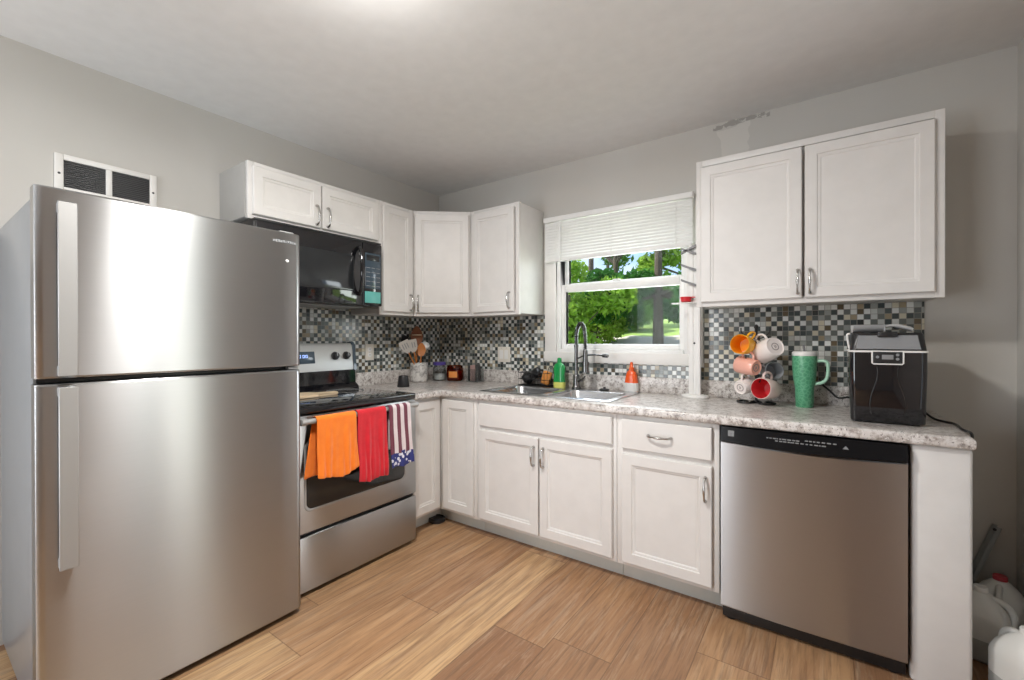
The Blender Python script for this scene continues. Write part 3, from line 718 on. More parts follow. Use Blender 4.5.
# cutting board on the cooktop
b = MB(); pts = []
for k in range(9): a = R(90+180*k/8); pts.append((.02+.085*math.cos(a)*1., .0+.085*math.sin(a)))
pl = [(-.16, -.085), (.015, -.09), (.05, -.075), (.07, -.035), (.10, -.025), (.175, -.028), (.185, -.015), (.185, .015), (.175, .028), (.10, .025), (.07, .035), (.05, .075), (.015, .09), (-.16, .085), (-.175, .07), (-.175, -.07)]
b.prism(pl, 0, .016); bmesh.ops.bevel(b.bm, geom=[e for e in b.bm.edges if abs(e.verts[0].co.z-e.verts[1].co.z) < 1e-6], offset=.004, segments=2, affect='EDGES')
o = tag(obj('cutting_board', b, 'lightwood'), 'pale wooden paddle board lying on the black cooktop', 'cutting board'); o.location = (.33, -1.385, .8978); o.rotation_euler = (0, 0, R(80))

# ------------------------------------------------------------------ over-the-range microwave
mw = thing('microwave', 'black over-the-range microwave under the low cabinet', 'microwave', (0, -1.279, 1.418), R(90))
hw = .38
obj('body', MB().box(-hw, hw, -.355, -.002, 0, .406, .004), 'black', mw)
md = obj('door', MB().box(-hw, .235, -.384, -.357, .004, .392, .006), 'blackgloss', mw)
b = MB(); b.loft([rrect(-.30, .175, .085, .30, .012, 0), rrect(-.297, .172, .088, .297, .012, .0015)], cap0=False)
for v_ in b.bm.verts: v_.co = Vector((v_.co.x, -.3842-v_.co.z, v_.co.y))
obj('door_window', b, 'glassblack', md, 'dark glass viewing window')
obj('handle', MB().tube(curve([(.207, -.384, .07), (.207, -.405, .085), (.207, -.418, .14), (.207, -.422, .20), (.207, -.418, .27), (.207, -.405, .335), (.207, -.384, .35)], 4), .0115, 10), 'blackgloss', md, 'black arched handle')
cp = obj('control_panel', MB().box(.238, hw, -.384, -.357, .004, .392, .006), 'blackgloss', mw)
obj('keypad_overlay', MB().box(.252, hw-.012, -.3862, -.384, .11, .33, .002), 'bluepanel', cp, 'slate blue keypad overlay')
b = MB()
for i in range(3):
    for j in range(5): b.box(.262+i*.037, .288+i*.037, -.3872, -.386, .125+j*.028, .128+j*.028)
b.box(.2535, .2545, -.3872, -.386, .125, .24); [b.box(.2535, .27, -.3869, -.3862, .1262+j*.028, .1268+j*.028) for j in range(5)]; [b.box(.262, .362, -.3866, -.3861, .1262+j*.028, .1268+j*.028) for j in range(5)]
obj('keypad_printing', b, 'greyink', cp)
obj('clear_time_display', MB().box(.262, hw-.022, -.3872, -.386, .283, .318, .001), 'glassblack', cp)
obj('sticker', MB().box(.25, hw-.013, -.3866, -.3845, .022, .092, .0015), 'teal', cp, 'teal sticker')
obj('vent_grille', MB().box(-hw, hw, -.375, -.357, .394, .406, .002), 'black', mw)
obj('underside_filter', MB().box(-.30, .30, -.30, -.06, -.006, .001, .002), 'greyplastic', mw)

# ------------------------------------------------------------------ return-air vent on left wall
vt = thing('wall_vent', 'white-framed return air grille on the wall above the refrigerator', 'vent', (0, -2.126, 1.87), R(90))
b = MB(); X0, X1, Z0, Z1 = -.176, .176, -.02, .145
for (xa, xb, za, zb) in ((X0, X0+.028, Z0, Z1), (X1-.028, X1, Z0, Z1), (X0+.028, X1-.028, Z1-.024, Z1), (X0+.028, X1-.028, Z0, Z0+.024), (-.011, .011, Z0+.024, Z1-.024)): b.box(xa, xb, -.011, -.001, za, zb, .002)
obj('frame', b, 'trim', vt)
obj('backing', MB().box(X0+.02, X1-.02, -.004, -.0015, Z0+.02, Z1-.02), 'black', vt, 'dark duct behind the louvers')
for (xa, xb) in ((X0+.029, -.012), (.012, X1-.029)):
    for i in range(13):
        z = Z0+.03+i*.0087; b = MB(); b.loft([[(x, -.0095, z), (x, -.0085, z-.0012), (x, -.0045, z+.0035), (x, -.0055, z+.0047)] for x in (xa, xb)]); obj('louver', b, 'darkgrey', vt)
for x in (X0+.014, X1-.014): obj('screw', MB().lathe([(.005, 0), (.004, .002), (.001, .0025)], 10, Matrix.Translation((x, -.011, .06)) @ Matrix.Rotation(R(90), 4, 'X')), 'black', vt)

# outlets
def outlet(label, cat, loc, rz, gangs, kind):
    t = thing('wall_plate', label, cat, loc, rz)
    w = .071+.046*(gangs-1)
    obj('plate', MB().box(-w/2, w/2, -.006, -.0005, -.058, .058, .0025), 'offwhite', t)
    for g in range(gangs):
        x = (g-(gangs-1)/2)*.046
        if kind[g] == 'o':
            for dz in (-.02, .02):
                s = obj('socket', MB().lathe([(.0165, 0), (.0165, .0015), (.015, .002)], 20, Matrix.Translation((x, -.006, dz)) @ Matrix.Rotation(R(90), 4, 'X')), 'whiteplastic', t)
                obj('slot', MB().box(x-.007, x-.005, -.0085, -.0078, dz-.003, dz+.006).box(x+.005, x+.007, -.0085, -.0078, dz-.003, dz+.005), 'black', s)
        else:
            obj('rocker', MB().box(x-.0165, x+.0165, -.0095, -.006, -.033, .033, .002), 'whiteplastic', t)
        obj('screw', MB().lathe([(.003, 0), (.002, .001)], 8, Matrix.Translation((x, -.006, 0 if kind[g] == 'o' else .048)) @ Matrix.Rotation(R(90), 4, 'X')), 'nickel', t)
outlet('single white outlet plate on the tile beside the range', 'outlet', (.008, -.716, 1.122), R(90), 1, 'o')
outlet('double white plate on the tile left of the sink', 'switch plate', (.691, -.008, 1.097), 0, 2, 'sr')

# ------------------------------------------------------------------ items on the left counter
Zc = CT
ck = thing('utensil_crock', 'marbled grey utensil crock in the counter corner', 'crock', (.100, -.325, Zc))
obj('pot', MB().lathe([(.058, 0), (.064, .004), (.067, .02), (.068, .142), (.066, .147), (.061, .147), (.060, .02), (.03, .012), (.001, .012)], 28, cap1=False), 'marble', ck)
def utensil(name, label, base, tip, head, mh, mhandle, hl=.09, extra=None, wd_=.034):
    t = thing(name, label, 'utensil', base, 0, 'utensils in the crock')
    d = Vector(tip)-Vector(base); L = d.length; d.normalize(); xx = Vector((.73, -.68, .1)); xx = (xx-d*xx.dot(d)).normalized(); yy_ = d.cross(xx)
    t.matrix_world = Matrix(((xx.x, yy_.x, d.x, base[0]), (xx.y, yy_.y, d.y, base[1]), (xx.z, yy_.z, d.z, base[2]), (0, 0, 0, 1)))
    obj('handle', MB().tube([(0, 0, 0), (0, 0, (L-hl)*.5), (0, 0, L-hl+.006)], [.006, .0065, .0045], 10), mhandle, t)
    b = MB()
    if head == 'turner':
        lp = []
        for s_ in (0, .1, .25, .5, .8, .97, 1.0):
            w = [.008, .016, .030, .036, .038, .037, .033][(0, .1, .25, .5, .8, .97, 1.0).index(s_)]; z = L-hl+hl*s_
            lp.append([(-.0025, -w, z), (.0025, -w, z), (.0025, w, z), (-.0025, w, z)])
        b.loft(lp); o = obj('blade', b, mh, t)
        b = MB()
        for yy in (-.018, 0, .018): b.box(-.0032, .0032, yy-.0035, yy+.0035, L-hl*.62, L-hl*.2, .001)
        obj('slot', b, 'greyplastic', o)
    elif head == 'spoon':
        lp = []; n = 10
        for k in range(n+1):
            s_ = k/n; w = max(.003, wd_*math.sin(math.pi*min(1, .12+.86*s_))**.7); z = L-hl+hl*s_; dp = .012*math.sin(math.pi*s_)
            lp.append([(-dp, -w*.5, z), (-dp-.0, w*.5, z), (-.001, w, z), (.003-dp*.7, w*.45, z), (.003-dp*.7, -w*.45, z), (-.001, -w, z)])
        b.loft(lp); obj('bowl', b, mh, t)
    elif head == 'ladle':
        prof = [(.004, -.032), (.02, -.03), (.032, -.016), (.036, .004), (.033, .004), (.028, -.014), (.016, -.026), (.002, -.028)]
        b.lathe(prof, 20, Matrix.Translation((.02, 0, L-hl*.4)) @ Matrix.Rotation(R(60), 4, 'Y')); obj('cup', b, mh, t)
    if extra: obj('band', MB().lathe([(.0355, -.004), (.0365, 0), (.0355, .004)], 16, Matrix.Translation((0, 0, L-hl*.45)) @ Matrix.Scale(.45, 4, (1, 0, 0)), False, False), extra, t, 'pale band')
    return t
cx, cy = .100, -.325
utensil('spatula', 'pale slotted turner leaning left out of the crock, nearest the range', (cx+.005, cy+.02, Zc+.02), (cx+.03, cy-.185, Zc+.315), 'turner', 'silicone', 'midwood', .11)
utensil('spatula', 'pale slotted turner in the crock, upright beside the wooden spoon', (cx-.02, cy+.03, Zc+.02), (cx+.05, cy-.125, Zc+.325), 'turner', 'silicone', 'midwood', .11)
utensil('wooden_spoon', 'big dark wooden spoon with pale band, tallest in the crock', (cx-.01, cy-.02, Zc+.02), (cx+.01, cy-.03, Zc+.43), 'spoon', 'darkwood', 'midwood', .15, 'lightwood', .046)
utensil('wooden_spoon', 'orange-brown wooden spoon in front in the crock', (cx+.02, cy-.01, Zc+.02), (cx+.03, cy+.0, Zc+.30), 'spoon', 'midwood', 'midwood', .10)
utensil('ladle', 'white ladle leaning right out of the crock', (cx-.005, cy-.03, Zc+.02), (cx+.0, cy+.075, Zc+.31), 'ladle', 'whiteplastic', 'black', .09)
utensil('serving_spoon', 'black serving spoon at the back of the crock', (cx-.02, cy+.01, Zc+.02), (cx-.05, cy-.11, Zc+.36), 'spoon', 'black', 'black', .10)
o = tag(obj('silicone_cup', MB().lathe([(.044, 0), (.046, .004), (.036, .078), (.034, .082), (.03, .082), (.036, .012), (.001, .01)], 24, cap1=False), 'blackcup'), 'small black tapered cup on the counter beside the range', 'cup'); o.location = (.30, -.655, Zc); o.scale = (.9, .9, .95)
jr = thing('glass_jar', 'clear jar with white contents and purple lid beside the crock', 'jar', (.165, -.165, Zc))
obj('glass', MB().lathe([(.048, 0), (.054, .004), (.055, .10), (.047, .115), (.046, .125), (.043, .125), (.044, .113), (.051, .098), (.050, .008), (.001, .006)], 24, cap1=False), 'clear', jr)
obj('contents', MB().lathe([(.046, .009), (.0485, .012), (.0485, .052), (.001, .055)], 20), 'whiteplastic', jr, 'white powder')
obj('lid', MB().lathe([(.049, .122), (.05, .126), (.05, .142), (.046, .147), (.001, .147)], 24), 'purple', jr, 'purple screw lid')
cn = thing('candle_jar', 'amber glass candle with orange label beside the clear jar', 'candle', (.292, -.125, Zc))
obj('vessel', MB().lathe([(.05, 0), (.06, .006), (.066, .05), (.062, .105), (.055, .122), (.052, .122), (.059, .104), (.062, .05), (.055, .01), (.001, .008)], 28, cap1=False), 'amber', cn)
obj('wax', MB().lathe([(.050, .01), (.0595, .04), (.0605, .065), (.059, .08), (.001, .082)], 24), 'wax', cn, 'orange wax')
obj('wick', MB().tube([(0, 0, .08), (.001, 0, .096)], .0015, 6), 'black', cn)
b = MB(); lp = []
for i in range(9):
    a = R(-62-30+60*i/8); lp.append([(.0668*math.cos(a), .0668*math.sin(a), .03), (.0682*math.cos(a), .0682*math.sin(a), .05), (.0672*math.cos(a), .0672*math.sin(a), .078), (.0655*math.cos(a), .0655*math.sin(a), .078), (.0665*math.cos(a), .0665*math.sin(a), .05), (.0652*math.cos(a), .0652*math.sin(a), .03)])
obj('label_band', b.loft(lp), 'wax', cn, 'orange paper label')
hd = thing('napkin_holder', 'clear holder of pale pink packets left of the sink', 'holder', (.475, -.10, Zc))
b = MB(); b.box(-.06, .06, -.035, .035, 0, .004, .001); b.box(-.06, .06, -.035, -.032, .004, .10, .001); b.box(-.06, .06, .032, .035, .004, .12, .001)
obj('tray', b, 'clear', hd)
random.seed(5)
for i in range(4):
    x = -.048+i*.025; b = MB(); b.box(x, x+.007, -.028, .028, .005, .115+random.uniform(-.01, .022), .004); obj('packet', b, 'pinkstuff' if i % 3 else 'darkgrey', hd, 'paper packet')

# ------------------------------------------------------------------ sink-side items
cad = thing('sink_caddy', 'black wire caddy at the back left of the sink', 'caddy', (1.035, -.10, Zc))
b = MB(); hx, hy = .118, .05
for z in (.008, .05, .095):
    b.tube([(-hx, -hy, z), (hx, -hy, z), (hx, hy, z), (-hx, hy, z)], .0022, 6, closed=True)
for i in range(11):
    x = -hx+2*hx*i/10
    b.tube([(x, -hy, .095), (x, -hy, .008), (x, hy, .008), (x, hy, .095)], .0014, 5)
for sx in (-1, 1): b.tube(curve([(sx*hx, -hy, .095), (sx*hx, -hy*.4, .14), (sx*hx, hy*.4, .14), (sx*hx, hy, .095)], 4), .0025, 6)
obj('basket', b, 'blackwire', cad)
obj('drip_tray', MB().box(-hx-.005, hx+.005, -hy-.005, hy+.005, 0, .006, .002), 'black', cad)
o = tag(obj('sponge', MB().box(-.045, .045, -.016, .016, -.03, .03, .006), 'sponge'), 'orange sponge in the black caddy beside the green bottle', 'sponge', None); o.location = (1.118, -.10, Zc+.062); o.rotation_euler = (R(8), R(-72), 0)
br = thing('dish_brush', 'black round dish brush lying in the black sink caddy', 'brush', (1.045, -.10, Zc+.095)); br.rotation_euler = (0, R(70), R(10)); br.scale = (1.15, 1.15, 1.15)
obj('head', MB().lathe([(.001, -.022), (.028, -.02), (.032, -.006), (.034, .012), (.02, .022), (.001, .024)], 20), 'black', br)
obj('handle', MB().tube(curve([(0, 0, .018), (.03, .0, .05), (.07, 0, .056), (.085, 0, .04)], 4), [.009]*13, 8), 'black', br)
random.seed(4); b = MB()
for i in range(90):
    a = random.uniform(0, 6.28); r = .03*math.sqrt(random.random()); b.tube([(r*math.cos(a), r*math.sin(a), -.018), (r*1.3*math.cos(a), r*1.3*math.sin(a), -.036)], .0009, 4)
obj('bristles', b, 'darkgrey', br)
pw = thing('scouring_pad', 'black scouring pad in the left end of the sink caddy', 'scrubber', (.965, -.10, Zc+.056))
b = MB(); bmesh.ops.create_icosphere(b.bm, subdivisions=3, radius=.042); random.seed(2)
for v_ in b.bm.verts: v_.co *= 1+random.uniform(-.12, .12)
obj('mesh_pad', b, 'black', pw)
ds = thing('dish_soap_bottle', 'green dish soap bottle with yellow base label beside the faucet', 'bottle', (1.228, -.115, Zc))
def sq(rx, ry, z, n=24, e=.7): return [(rx*math.copysign(abs(math.cos(a))**e, math.cos(a)), ry*math.copysign(abs(math.sin(a))**e, math.sin(a)), z) for a in [2*math.pi*i/n for i in range(n)]]
obj('bottle_body', MB().loft([sq(.036, .02, 0), sq(.04, .024, .005), sq(.042, .025, .05), sq(.037, .022, .085), sq(.041, .024, .115), sq(.040, .023, .14), sq(.032, .02, .158), sq(.018, .015, .168), sq(.013, .013, .172)]), 'bottlegreen', ds)
obj('cap', MB().lathe([(.0145, .171), (.0155, .176), (.0145, .196), (.011, .203), (.001, .204)], 16), 'bottlegreen', ds)
obj('label', MB().loft([sq(.0405, .0245, .006), sq(.0428, .0258, .03), sq(.0428, .0258, .042)], False, False), 'yellowlabel', ds, 'pale yellow label')
sp = tag(obj('sink_stopper', MB().lathe([(.03, 0), (.032, .004), (.024, .010), (.008, .011), (.007, .02), (.001, .021)], 20), 'black'), 'black sink stopper on the rim right of the faucet', 'stopper'); sp.location = (1.545, -.105, Zc+.0065)
hs = thing('hand_soap_bottle', 'orange bottle with white lower label right of the sink', 'bottle', (1.702, -.055, Zc))
obj('bottle_body', MB().loft([sq(.037, .025, 0), sq(.041, .027, .005), sq(.040, .027, .06), sq(.034, .023, .10), sq(.027, .02, .122), sq(.014, .013, .135)]), 'orange_bottle', hs)
obj('label', MB().loft([sq(.0418, .0277, .006), sq(.0415, .0277, .045), sq(.0410, .0275, .058)], False, False), 'whiteplastic', hs, 'white label')
obj('cap', MB().lathe([(.015, .133), (.0155, .15), (.011, .155), (.009, .175), (.007, .185), (.001, .186)], 16), 'orange_bottle', hs)

# white stand with prongs by the window
st = thing('utensil_stand', 'tall white stand on an oval base at the right of the window', 'stand', (2.085, -.105, Zc))
obj('base', MB().loft([sq(.070, .045, 0, 32, 1), sq(.073, .048, .006, 32, 1), sq(.070, .045, .016, 32, 1), sq(.05, .03, .02, 32, 1)]), 'whiteplastic', st)
b = MB(); b.box(-.031, -.003, -.012, .012, .018, .85, .003); b.box(.003, .031, -.012, .012, .018, .85, .003); b.box(-.004, .004, -.009, .01, .018, .85)
obj('post', b, 'whiteplastic', st)
obj('screw', MB().lathe([(.006, 0), (.005, .003), (.001, .004)], 12, Matrix.Translation((.0, -.012, .305)) @ Matrix.Rotation(R(90), 4, 'X')), 'black', st)
for z, dz in ((.845, -.035), (.80, .035), (.71, .035), (.625, .035)):
    b = MB(); b.loft([[(x, y, z+dz*(1-s_)*1.0+q*.004) for (y, q) in ((-.030, -1.6), (-.0125, -1.6), (-.0125, 1.6), (-.030, 1.6))] for x, s_ in ((-.068, 0), (-.03, .5), (.012, 1.0))])
    obj('prong', b, 'pronggrey', st, 'grey flat prong')
obj('tray', MB().box(-.115, .03, -.05, -.012, .525, .532, .003), 'whiteplastic', st, 'small pale tray')
rb = tag(obj('measuring_cup', MB().lathe([(.001, 0), (.022, .001), (.028, .006), (.032, .03), (.029, .03), (.024, .008), (.001, .006)], 20).box(.026, .05, -.006, .006, .024, .03, .002), 'redplastic'), 'small red cup on the white stand tray beside the window', 'cup'); rb.location = (2.045, -.137, Zc+.5325)

# ------------------------------------------------------------------ mug tree, mugs
mt = thing('mug_tree', 'black wire mug tree on the counter below the large cabinet', 'mug rack', (2.392, -.15, Zc))
b = MB()
for s_ in (-1, 1):
    b.tube(curve([(0, 0, .006), (s_*.03, -.05, .006), (s_*.085, -.05, .006), (s_*.11, -.01, .006), (s_*.085, .03, .006), (s_*.05, .015, .006), (s_*.055, -.012, .006)], 6), .005, 8)
b.tube(curve([(-.03, .0, .006), (0, .05, .006), (.03, .0, .006)], 5), .005, 8)
b.xform(Matrix.Diagonal((.78, .9, 1, 1))); obj('scroll_base', b, 'blackwire', mt)
obj('post', MB().lathe([(.007, .002), (.007, .38), (.010, .385), (.010, .395), (.004, .402)], 12), 'blackwire', mt)
hooks = [((-.06, -.07, .385), .33), ((.065, -.05, .385), .33), ((-.035, -.09, .25), .20), ((.055, -.03, .255), .20), ((.03, -.09, .155), .10), ((-.055, -.04, .16), .10)]
for (tip, z0) in hooks: obj('hook', MB().tube(curve([(0, 0, z0), (tip[0]*.5, tip[1]*.5, z0+.005), (tip[0]*.95, tip[1]*.95, tip[2]-.025), tip], 4), .0032, 7), 'blackwire', mt)
def mug(label, openc, axis, hdir, mo, mi, r=.042, h=.088, stamp=None, from_bottom=False, taper=.86, mh=None, group='mugs on the black mug tree'):
    a = Vector(axis).normalized(); hd = Vector(hdir); x = (hd-a*hd.dot(a)).normalized(); y = a.cross(x)
    p = Vector(openc)-(a*h if not from_bottom else Vector((0, 0, 0)))
    t = thing('coffee_mug', label, 'mug', (0, 0, 0), 0, group)
    t.matrix_world = Matrix(((x.x, y.x, a.x, p.x), (x.y, y.y, a.y, p.y), (x.z, y.z, a.z, p.z), (0, 0, 0, 1)))
    rb_ = r*taper
    obj('body', MB().lathe([(.001, .003), (rb_-.008, .003), (rb_-.006, 0), (rb_-.003, .0), (rb_, .004), (r*.97, h*.45), (r, h*.98), (r-.001, h), (r-.003, h)], 28, cap1=False), mo, t)
    obj('interior', MB().lathe([(r-.003, h), (r-.0045, h*.97), (r*.97-.0045, h*.45), (rb_-.006, .009), (.001, .007)], 28, cap0=False), mi, t)
    obj('handle', MB().tube(curve([(r*.95, 0, h*.80), (r+.014, 0, h*.86), (r+.027, 0, h*.70), (r+.028, 0, h*.45), (r+.016, 0, h*.24), (rb_*.97, 0, h*.22)], 4), [.0055]*21, 8), mh or mo, t)
    if stamp: obj('stamp', MB().lathe([(.019, .0032), (.019, .0022), (.015, .0022), (.015, .0032)], 24, cap0=False, cap1=False).box(-.008, .008, -.004, -.001, .002, .0032).box(-.006, .006, .002, .005, .002, .0032), stamp, t, 'round printed mark')
    return t
mug('yellow mug hanging open-side out at the top of the mug tree', (2.333, -.272, 1.189), (-.30, -.88, .12), (.62, 0, .78), 'mug_yellow', 'mug_yellow_in', .049, .085)
w_ = mug('white mug hanging base outward at the top right of the mug tree', (2.485, -.25, 1.178), (-.62, .70, -.34), (-.55, .1, .82), 'mug_white', 'mug_white', .055, .105, 'stamp', True)
obj('printed_band', MB().lathe([(.0553, .075), (.0555, .097)], 28, cap0=False, cap1=False, a0=0).xform(Matrix()), 'mug_white', w_)
mug('pink mug hanging base outward in the middle of the mug tree', (2.405, -.25, 1.071), (-.80, .50, .12), (.1, -.1, 1), 'mug_pink', 'mug_pink', .044, .10, 'stamp', True)
mug('pale pink mug with red inside at the bottom of the mug tree', (2.424, -.27, .974), (-.45, -.88, .10), (.05, 0, 1), 'mug_pale', 'mug_red', .052, .10)
mug('small white mug hanging at the lower left of the mug tree', (2.326, -.215, .965), (.45, .80, .22), (.15, 0, 1), 'mug_white', 'mug_white', .042, .085, 'stamp', True)
mug('dark grey glass mug on the right side of the mug tree', (2.476, -.175, 1.057), (.45, -.80, .12), (-.9, 0, .35), 'smokeglass', 'smokeglass', .044, .08)

tb = thing('insulated_tumbler', 'tall green tumbler with handle beside the mug tree', 'tumbler', (2.598, -.155, Zc))
obj('cup', MB().lathe([(.034, 0), (.037, .004), (.039, .09), (.047, .14), (.051, .20), (.052, .245), (.050, .248)], 32), 'tumbler', tb)
obj('lid', MB().lathe([(.0515, .247), (.0525, .25), (.052, .262), (.047, .268), (.001, .268)], 32), 'whiteplastic', tb, 'white lid')
obj('straw', MB().tube([(.0, -.0, .266), (-.004, .0, .300)], .0048, 10), 'pronggrey', tb)
obj('handle', MB().tube(curve([(.045, 0, .222), (.078, -.01, .224), (.092, -.012, .208), (.09, -.012, .15), (.075, -.01, .125), (.042, 0, .112)], 5), [.0075]*26, 10), 'palegreen', tb, 'pale green handle')

# ------------------------------------------------------------------ ice maker
im = thing('ice_maker', 'glossy black countertop ice maker at the right end of the counter', 'ice maker', (2.874, -.345, Zc))
hw = .116; fy = -.155; by_ = .155
for x in (-.085, .085):
    for y in (-.12, .12): obj('foot', MB().lathe([(.012, 0), (.012, .006), (.008, .008)], 10, Matrix.Translation((x, y, 0))), 'black', im)
def ring(s_, z, r=.02): return rrect(-hw*s_, hw*s_, fy*s_, by_*s_, r, z, 6)
obj('housing', MB().loft([ring(.95, .006), ring(.965, .012), ring(1.0, .20), ring(1.0, .276)]), 'blackgloss', im)
obj('trim_ring', MB().loft([ring(1.0, .276), ring(1.02, .277), ring(1.02, .283), ring(1.0, .284)]), 'whiteplastic', im, 'white trim line')
lid = obj('lid', MB().loft([ring(.985, .284), ring(.97, .30), ring(.93, .345, .03), ring(.90, .352, .03)]), 'black', im, 'black lid')
obj('lid_window', MB().loft([[(x, -.1545+.002+(z-.284)*.155, z) for x, z in pts] for pts in ([(-.097, .288), (.097, .288), (.088, .343), (-.088, .343)],)] + [[(x, -.160+.002+(z-.284)*.155, z) for x, z in [(-.095, .290), (.095, .290), (.086, .341), (-.086, .341)]]], cap0=False), 'tintlid', lid, 'grey translucent window')
obj('lid_latch', MB().box(-.03, .03, -.158, -.135, .335, .356, .004), 'black', lid)
b = MB(); b.tube(curve([(-.112, -.12, .28), (-.118, -.12, .31), (-.122, -.12, .345), (-.112, -.12, .349)], 4), .004, 8); obj('side_strap', b, 'whiteplastic', im, 'white lid edge')
# front relief: two curved ridges making an hourglass panel
for s_ in (-1, 1):
    pts = curve([(s_*.040, fy+.010, .012), (s_*.052, fy+.004, .06), (s_*.048, fy+.002, .11), (s_*.032, fy, .17), (s_*.030, fy, .21), (s_*.036, fy, .228)], 6)
    obj('front_ridge', MB().tube(pts, .0022, 8), 'blackgloss', im)
cpn = obj('control_panel', MB().box(-.047, .047, fy-.006, fy+.004, .232, .280, .006, 3), 'black', im)
b = MB(); b.tube([(-.046, fy-.006, .279), (-.046, fy-.006, .236), (-.042, fy-.006, .232), (.042, fy-.006, .232), (.046, fy-.006, .236), (.046, fy-.006, .279)], .0026, 8); obj('panel_outline', b, 'whiteplastic', cpn, 'white outline')
obj('display', MB().box(-.017, .017, fy-.0075, fy-.0055, .250, .268, .001), 'tintlid', cpn)
for x, z in ((-.03, .259), (.029, .268), (.029, .252)): obj('button', MB().lathe([(.0055, 0), (.005, .002), (.001, .002)], 12, Matrix.Translation((x, fy-.0055, z)) @ Matrix.Rotation(R(90), 4, 'X')), 'greyink', cpn)
# ice scoop lying on top
sc = thing('ice_scoop', 'silver ice scoop lying on top of the ice maker', 'scoop', (2.865, -.37, Zc+.3525), R(8))
lp = []
for i in range(9):
    s_ = i/8; x = -.095+.10*s_; w = .034*(1-.12*(1-s_)); 
    lp.append([(x, w*math.cos(a), .033-.032*math.sin(a)*1.0) for a in [math.pi*k/8 for k in range(9)]]+[(x, (w-.002)*math.cos(a), .033-.030*math.sin(a)) for a in [math.pi*(8-k)/8 for k in range(9)]])
obj('scoop_bowl', MB().loft(lp).box(.004, .007, -.032, .032, .006, .034, .001), 'scoop', sc)
obj('handle', MB().tube(curve([(.004, 0, .022), (.04, 0, .03), (.085, 0, .018), (.098, 0, .012)], 4), [.006]*5+[.009]*5+[.008]*3, 10), 'scoop', sc)
# cords
c1 = tag(obj('power_cord', MB().tube(curve([(2.985, -.20, Zc+.05), (3.01, -.22, Zc+.03), (3.04, -.28, Zc+.0055), (3.08, -.37, Zc+.0055), (3.078, -.50, Zc+.0055), (3.097, -.53, Zc-.006), (3.095, -.48, Zc-.07), (3.093, -.25, .74), (3.095, -.03, .7)], 8), .0045, 8), 'black'), 'black power cord running off the counter end beside the ice maker', 'cord')
c2 = tag(obj('power_cord', MB().tube(curve([(2.772, -.22, Zc+.07), (2.73, -.17, Zc+.055), (2.70, -.08, Zc+.075), (2.67, -.035, Zc+.10), (2.655, -.028, Zc+.13)], 8), .0045, 8), 'black'), 'black cord between the green tumbler and the ice maker', 'cord')

# ------------------------------------------------------------------ things on the floor
pk = tag(obj('floor_puck', MB().lathe([(.052, 0), (.056, .004), (.054, .022), (.046, .028), (.044, .024), (.02, .022), (.001, .024)], 28), 'black'), 'round black disc on the floor at the cabinet corner', 'floor disc'); pk.location = (.565, -.60, 0)
def jug(label, loc, rz, capm, capl):
    t = thing('milk_jug', label, 'jug', loc, rz, 'plastic jugs on the floor')
    S = lambda s_, z, ox=0, e=.55: [(x*1.0+ox, y, zz) for x, y, zz in sq(.074*s_, .074*s_, z, 32, e)]
    C = lambda r, z, ox=0: [(x+ox, y, zz) for x, y, zz in sq(r, r, z, 32, 1.)]
    obj('lower_body', MB().loft([S(.9, 0), S(1, .008), S(1, .055), S(.99, .06), S(1, .065), S(1, .085)], cap1=False), 'jugwater', t, 'grey filled lower part')
    obj('upper_body', MB().loft([S(1, .085), S(1, .15), S(.985, .165, 0, .6), S(.9, .19, .003, .7), [(x, y, z) for x, y, z in S(.68, .215, .006, .85)], C(.03, .235, .008), C(.02, .243, .008), C(.019, .252, .008)], cap0=False), 'jug', t)
    obj('handle', MB().tube(curve([(.012, .0, .226), (-.045, 0, .222), (-.074, 0, .195), (-.078, 0, .15), (-.072, 0, .115)], 5), [.011]*21, 10), 'jug', t)
    obj('cap', MB().lathe([(.0215, .244), (.0215, .258), (.0195, .261), (.001, .261)], 24, Matrix.Translation((.008, 0, 0))), capm, t, capl)
    return t
jug('milk jug with white cap half hidden behind the end panel', (3.176, -.285, 0), R(160), 'whiteplastic', 'white cap')
jug('milk jug in front, nearest the camera by the end panel', (3.222, -.545, 0), R(-60), 'whiteplastic', 'white cap')
jug('milk jug with red cap beside the back wall corner', (3.252, -.138, 0), R(75), 'redcap', 'red cap')
b = MB(); ringp = [(.036*math.cos(2*math.pi*i/24), .036*math.sin(2*math.pi*i/24), 0) for i in range(24)]
P1 = Vector((3.256, -.03, .409)); P2 = Vector((3.182, -.12, .335)); dv = (P1-P2).normalized(); foot = P2-dv*(P2.z/dv.z)
pole = thing('grey_channel', 'grey metal channel leaning up behind the jugs', 'metal bar', (3.118, -.05, 0))
A0 = Vector((.0, -.0, .0)); A1 = Vector((.145, .02, .43)); q = (A1-A0).to_track_quat('Z', 'Y')
b = MB(); Lq = (A1-A0).length
b.box(-.02, .02, -.002, .002, 0, Lq, .0005); b.box(-.02, -.017, -.014, -.002, 0, Lq, .0005); b.box(.017, .02, -.014, -.002, 0, Lq, .0005)
obj('channel', b.xform(q.to_matrix().to_4x4()), 'greyplastic', pole)
obj('end_knob', MB().lathe([(.006, 0), (.006, .006), (.003, .008)], 10, Matrix.Translation((.138, .004, .418)) @ Matrix.Rotation(R(90), 4, 'X')), 'black', pole)

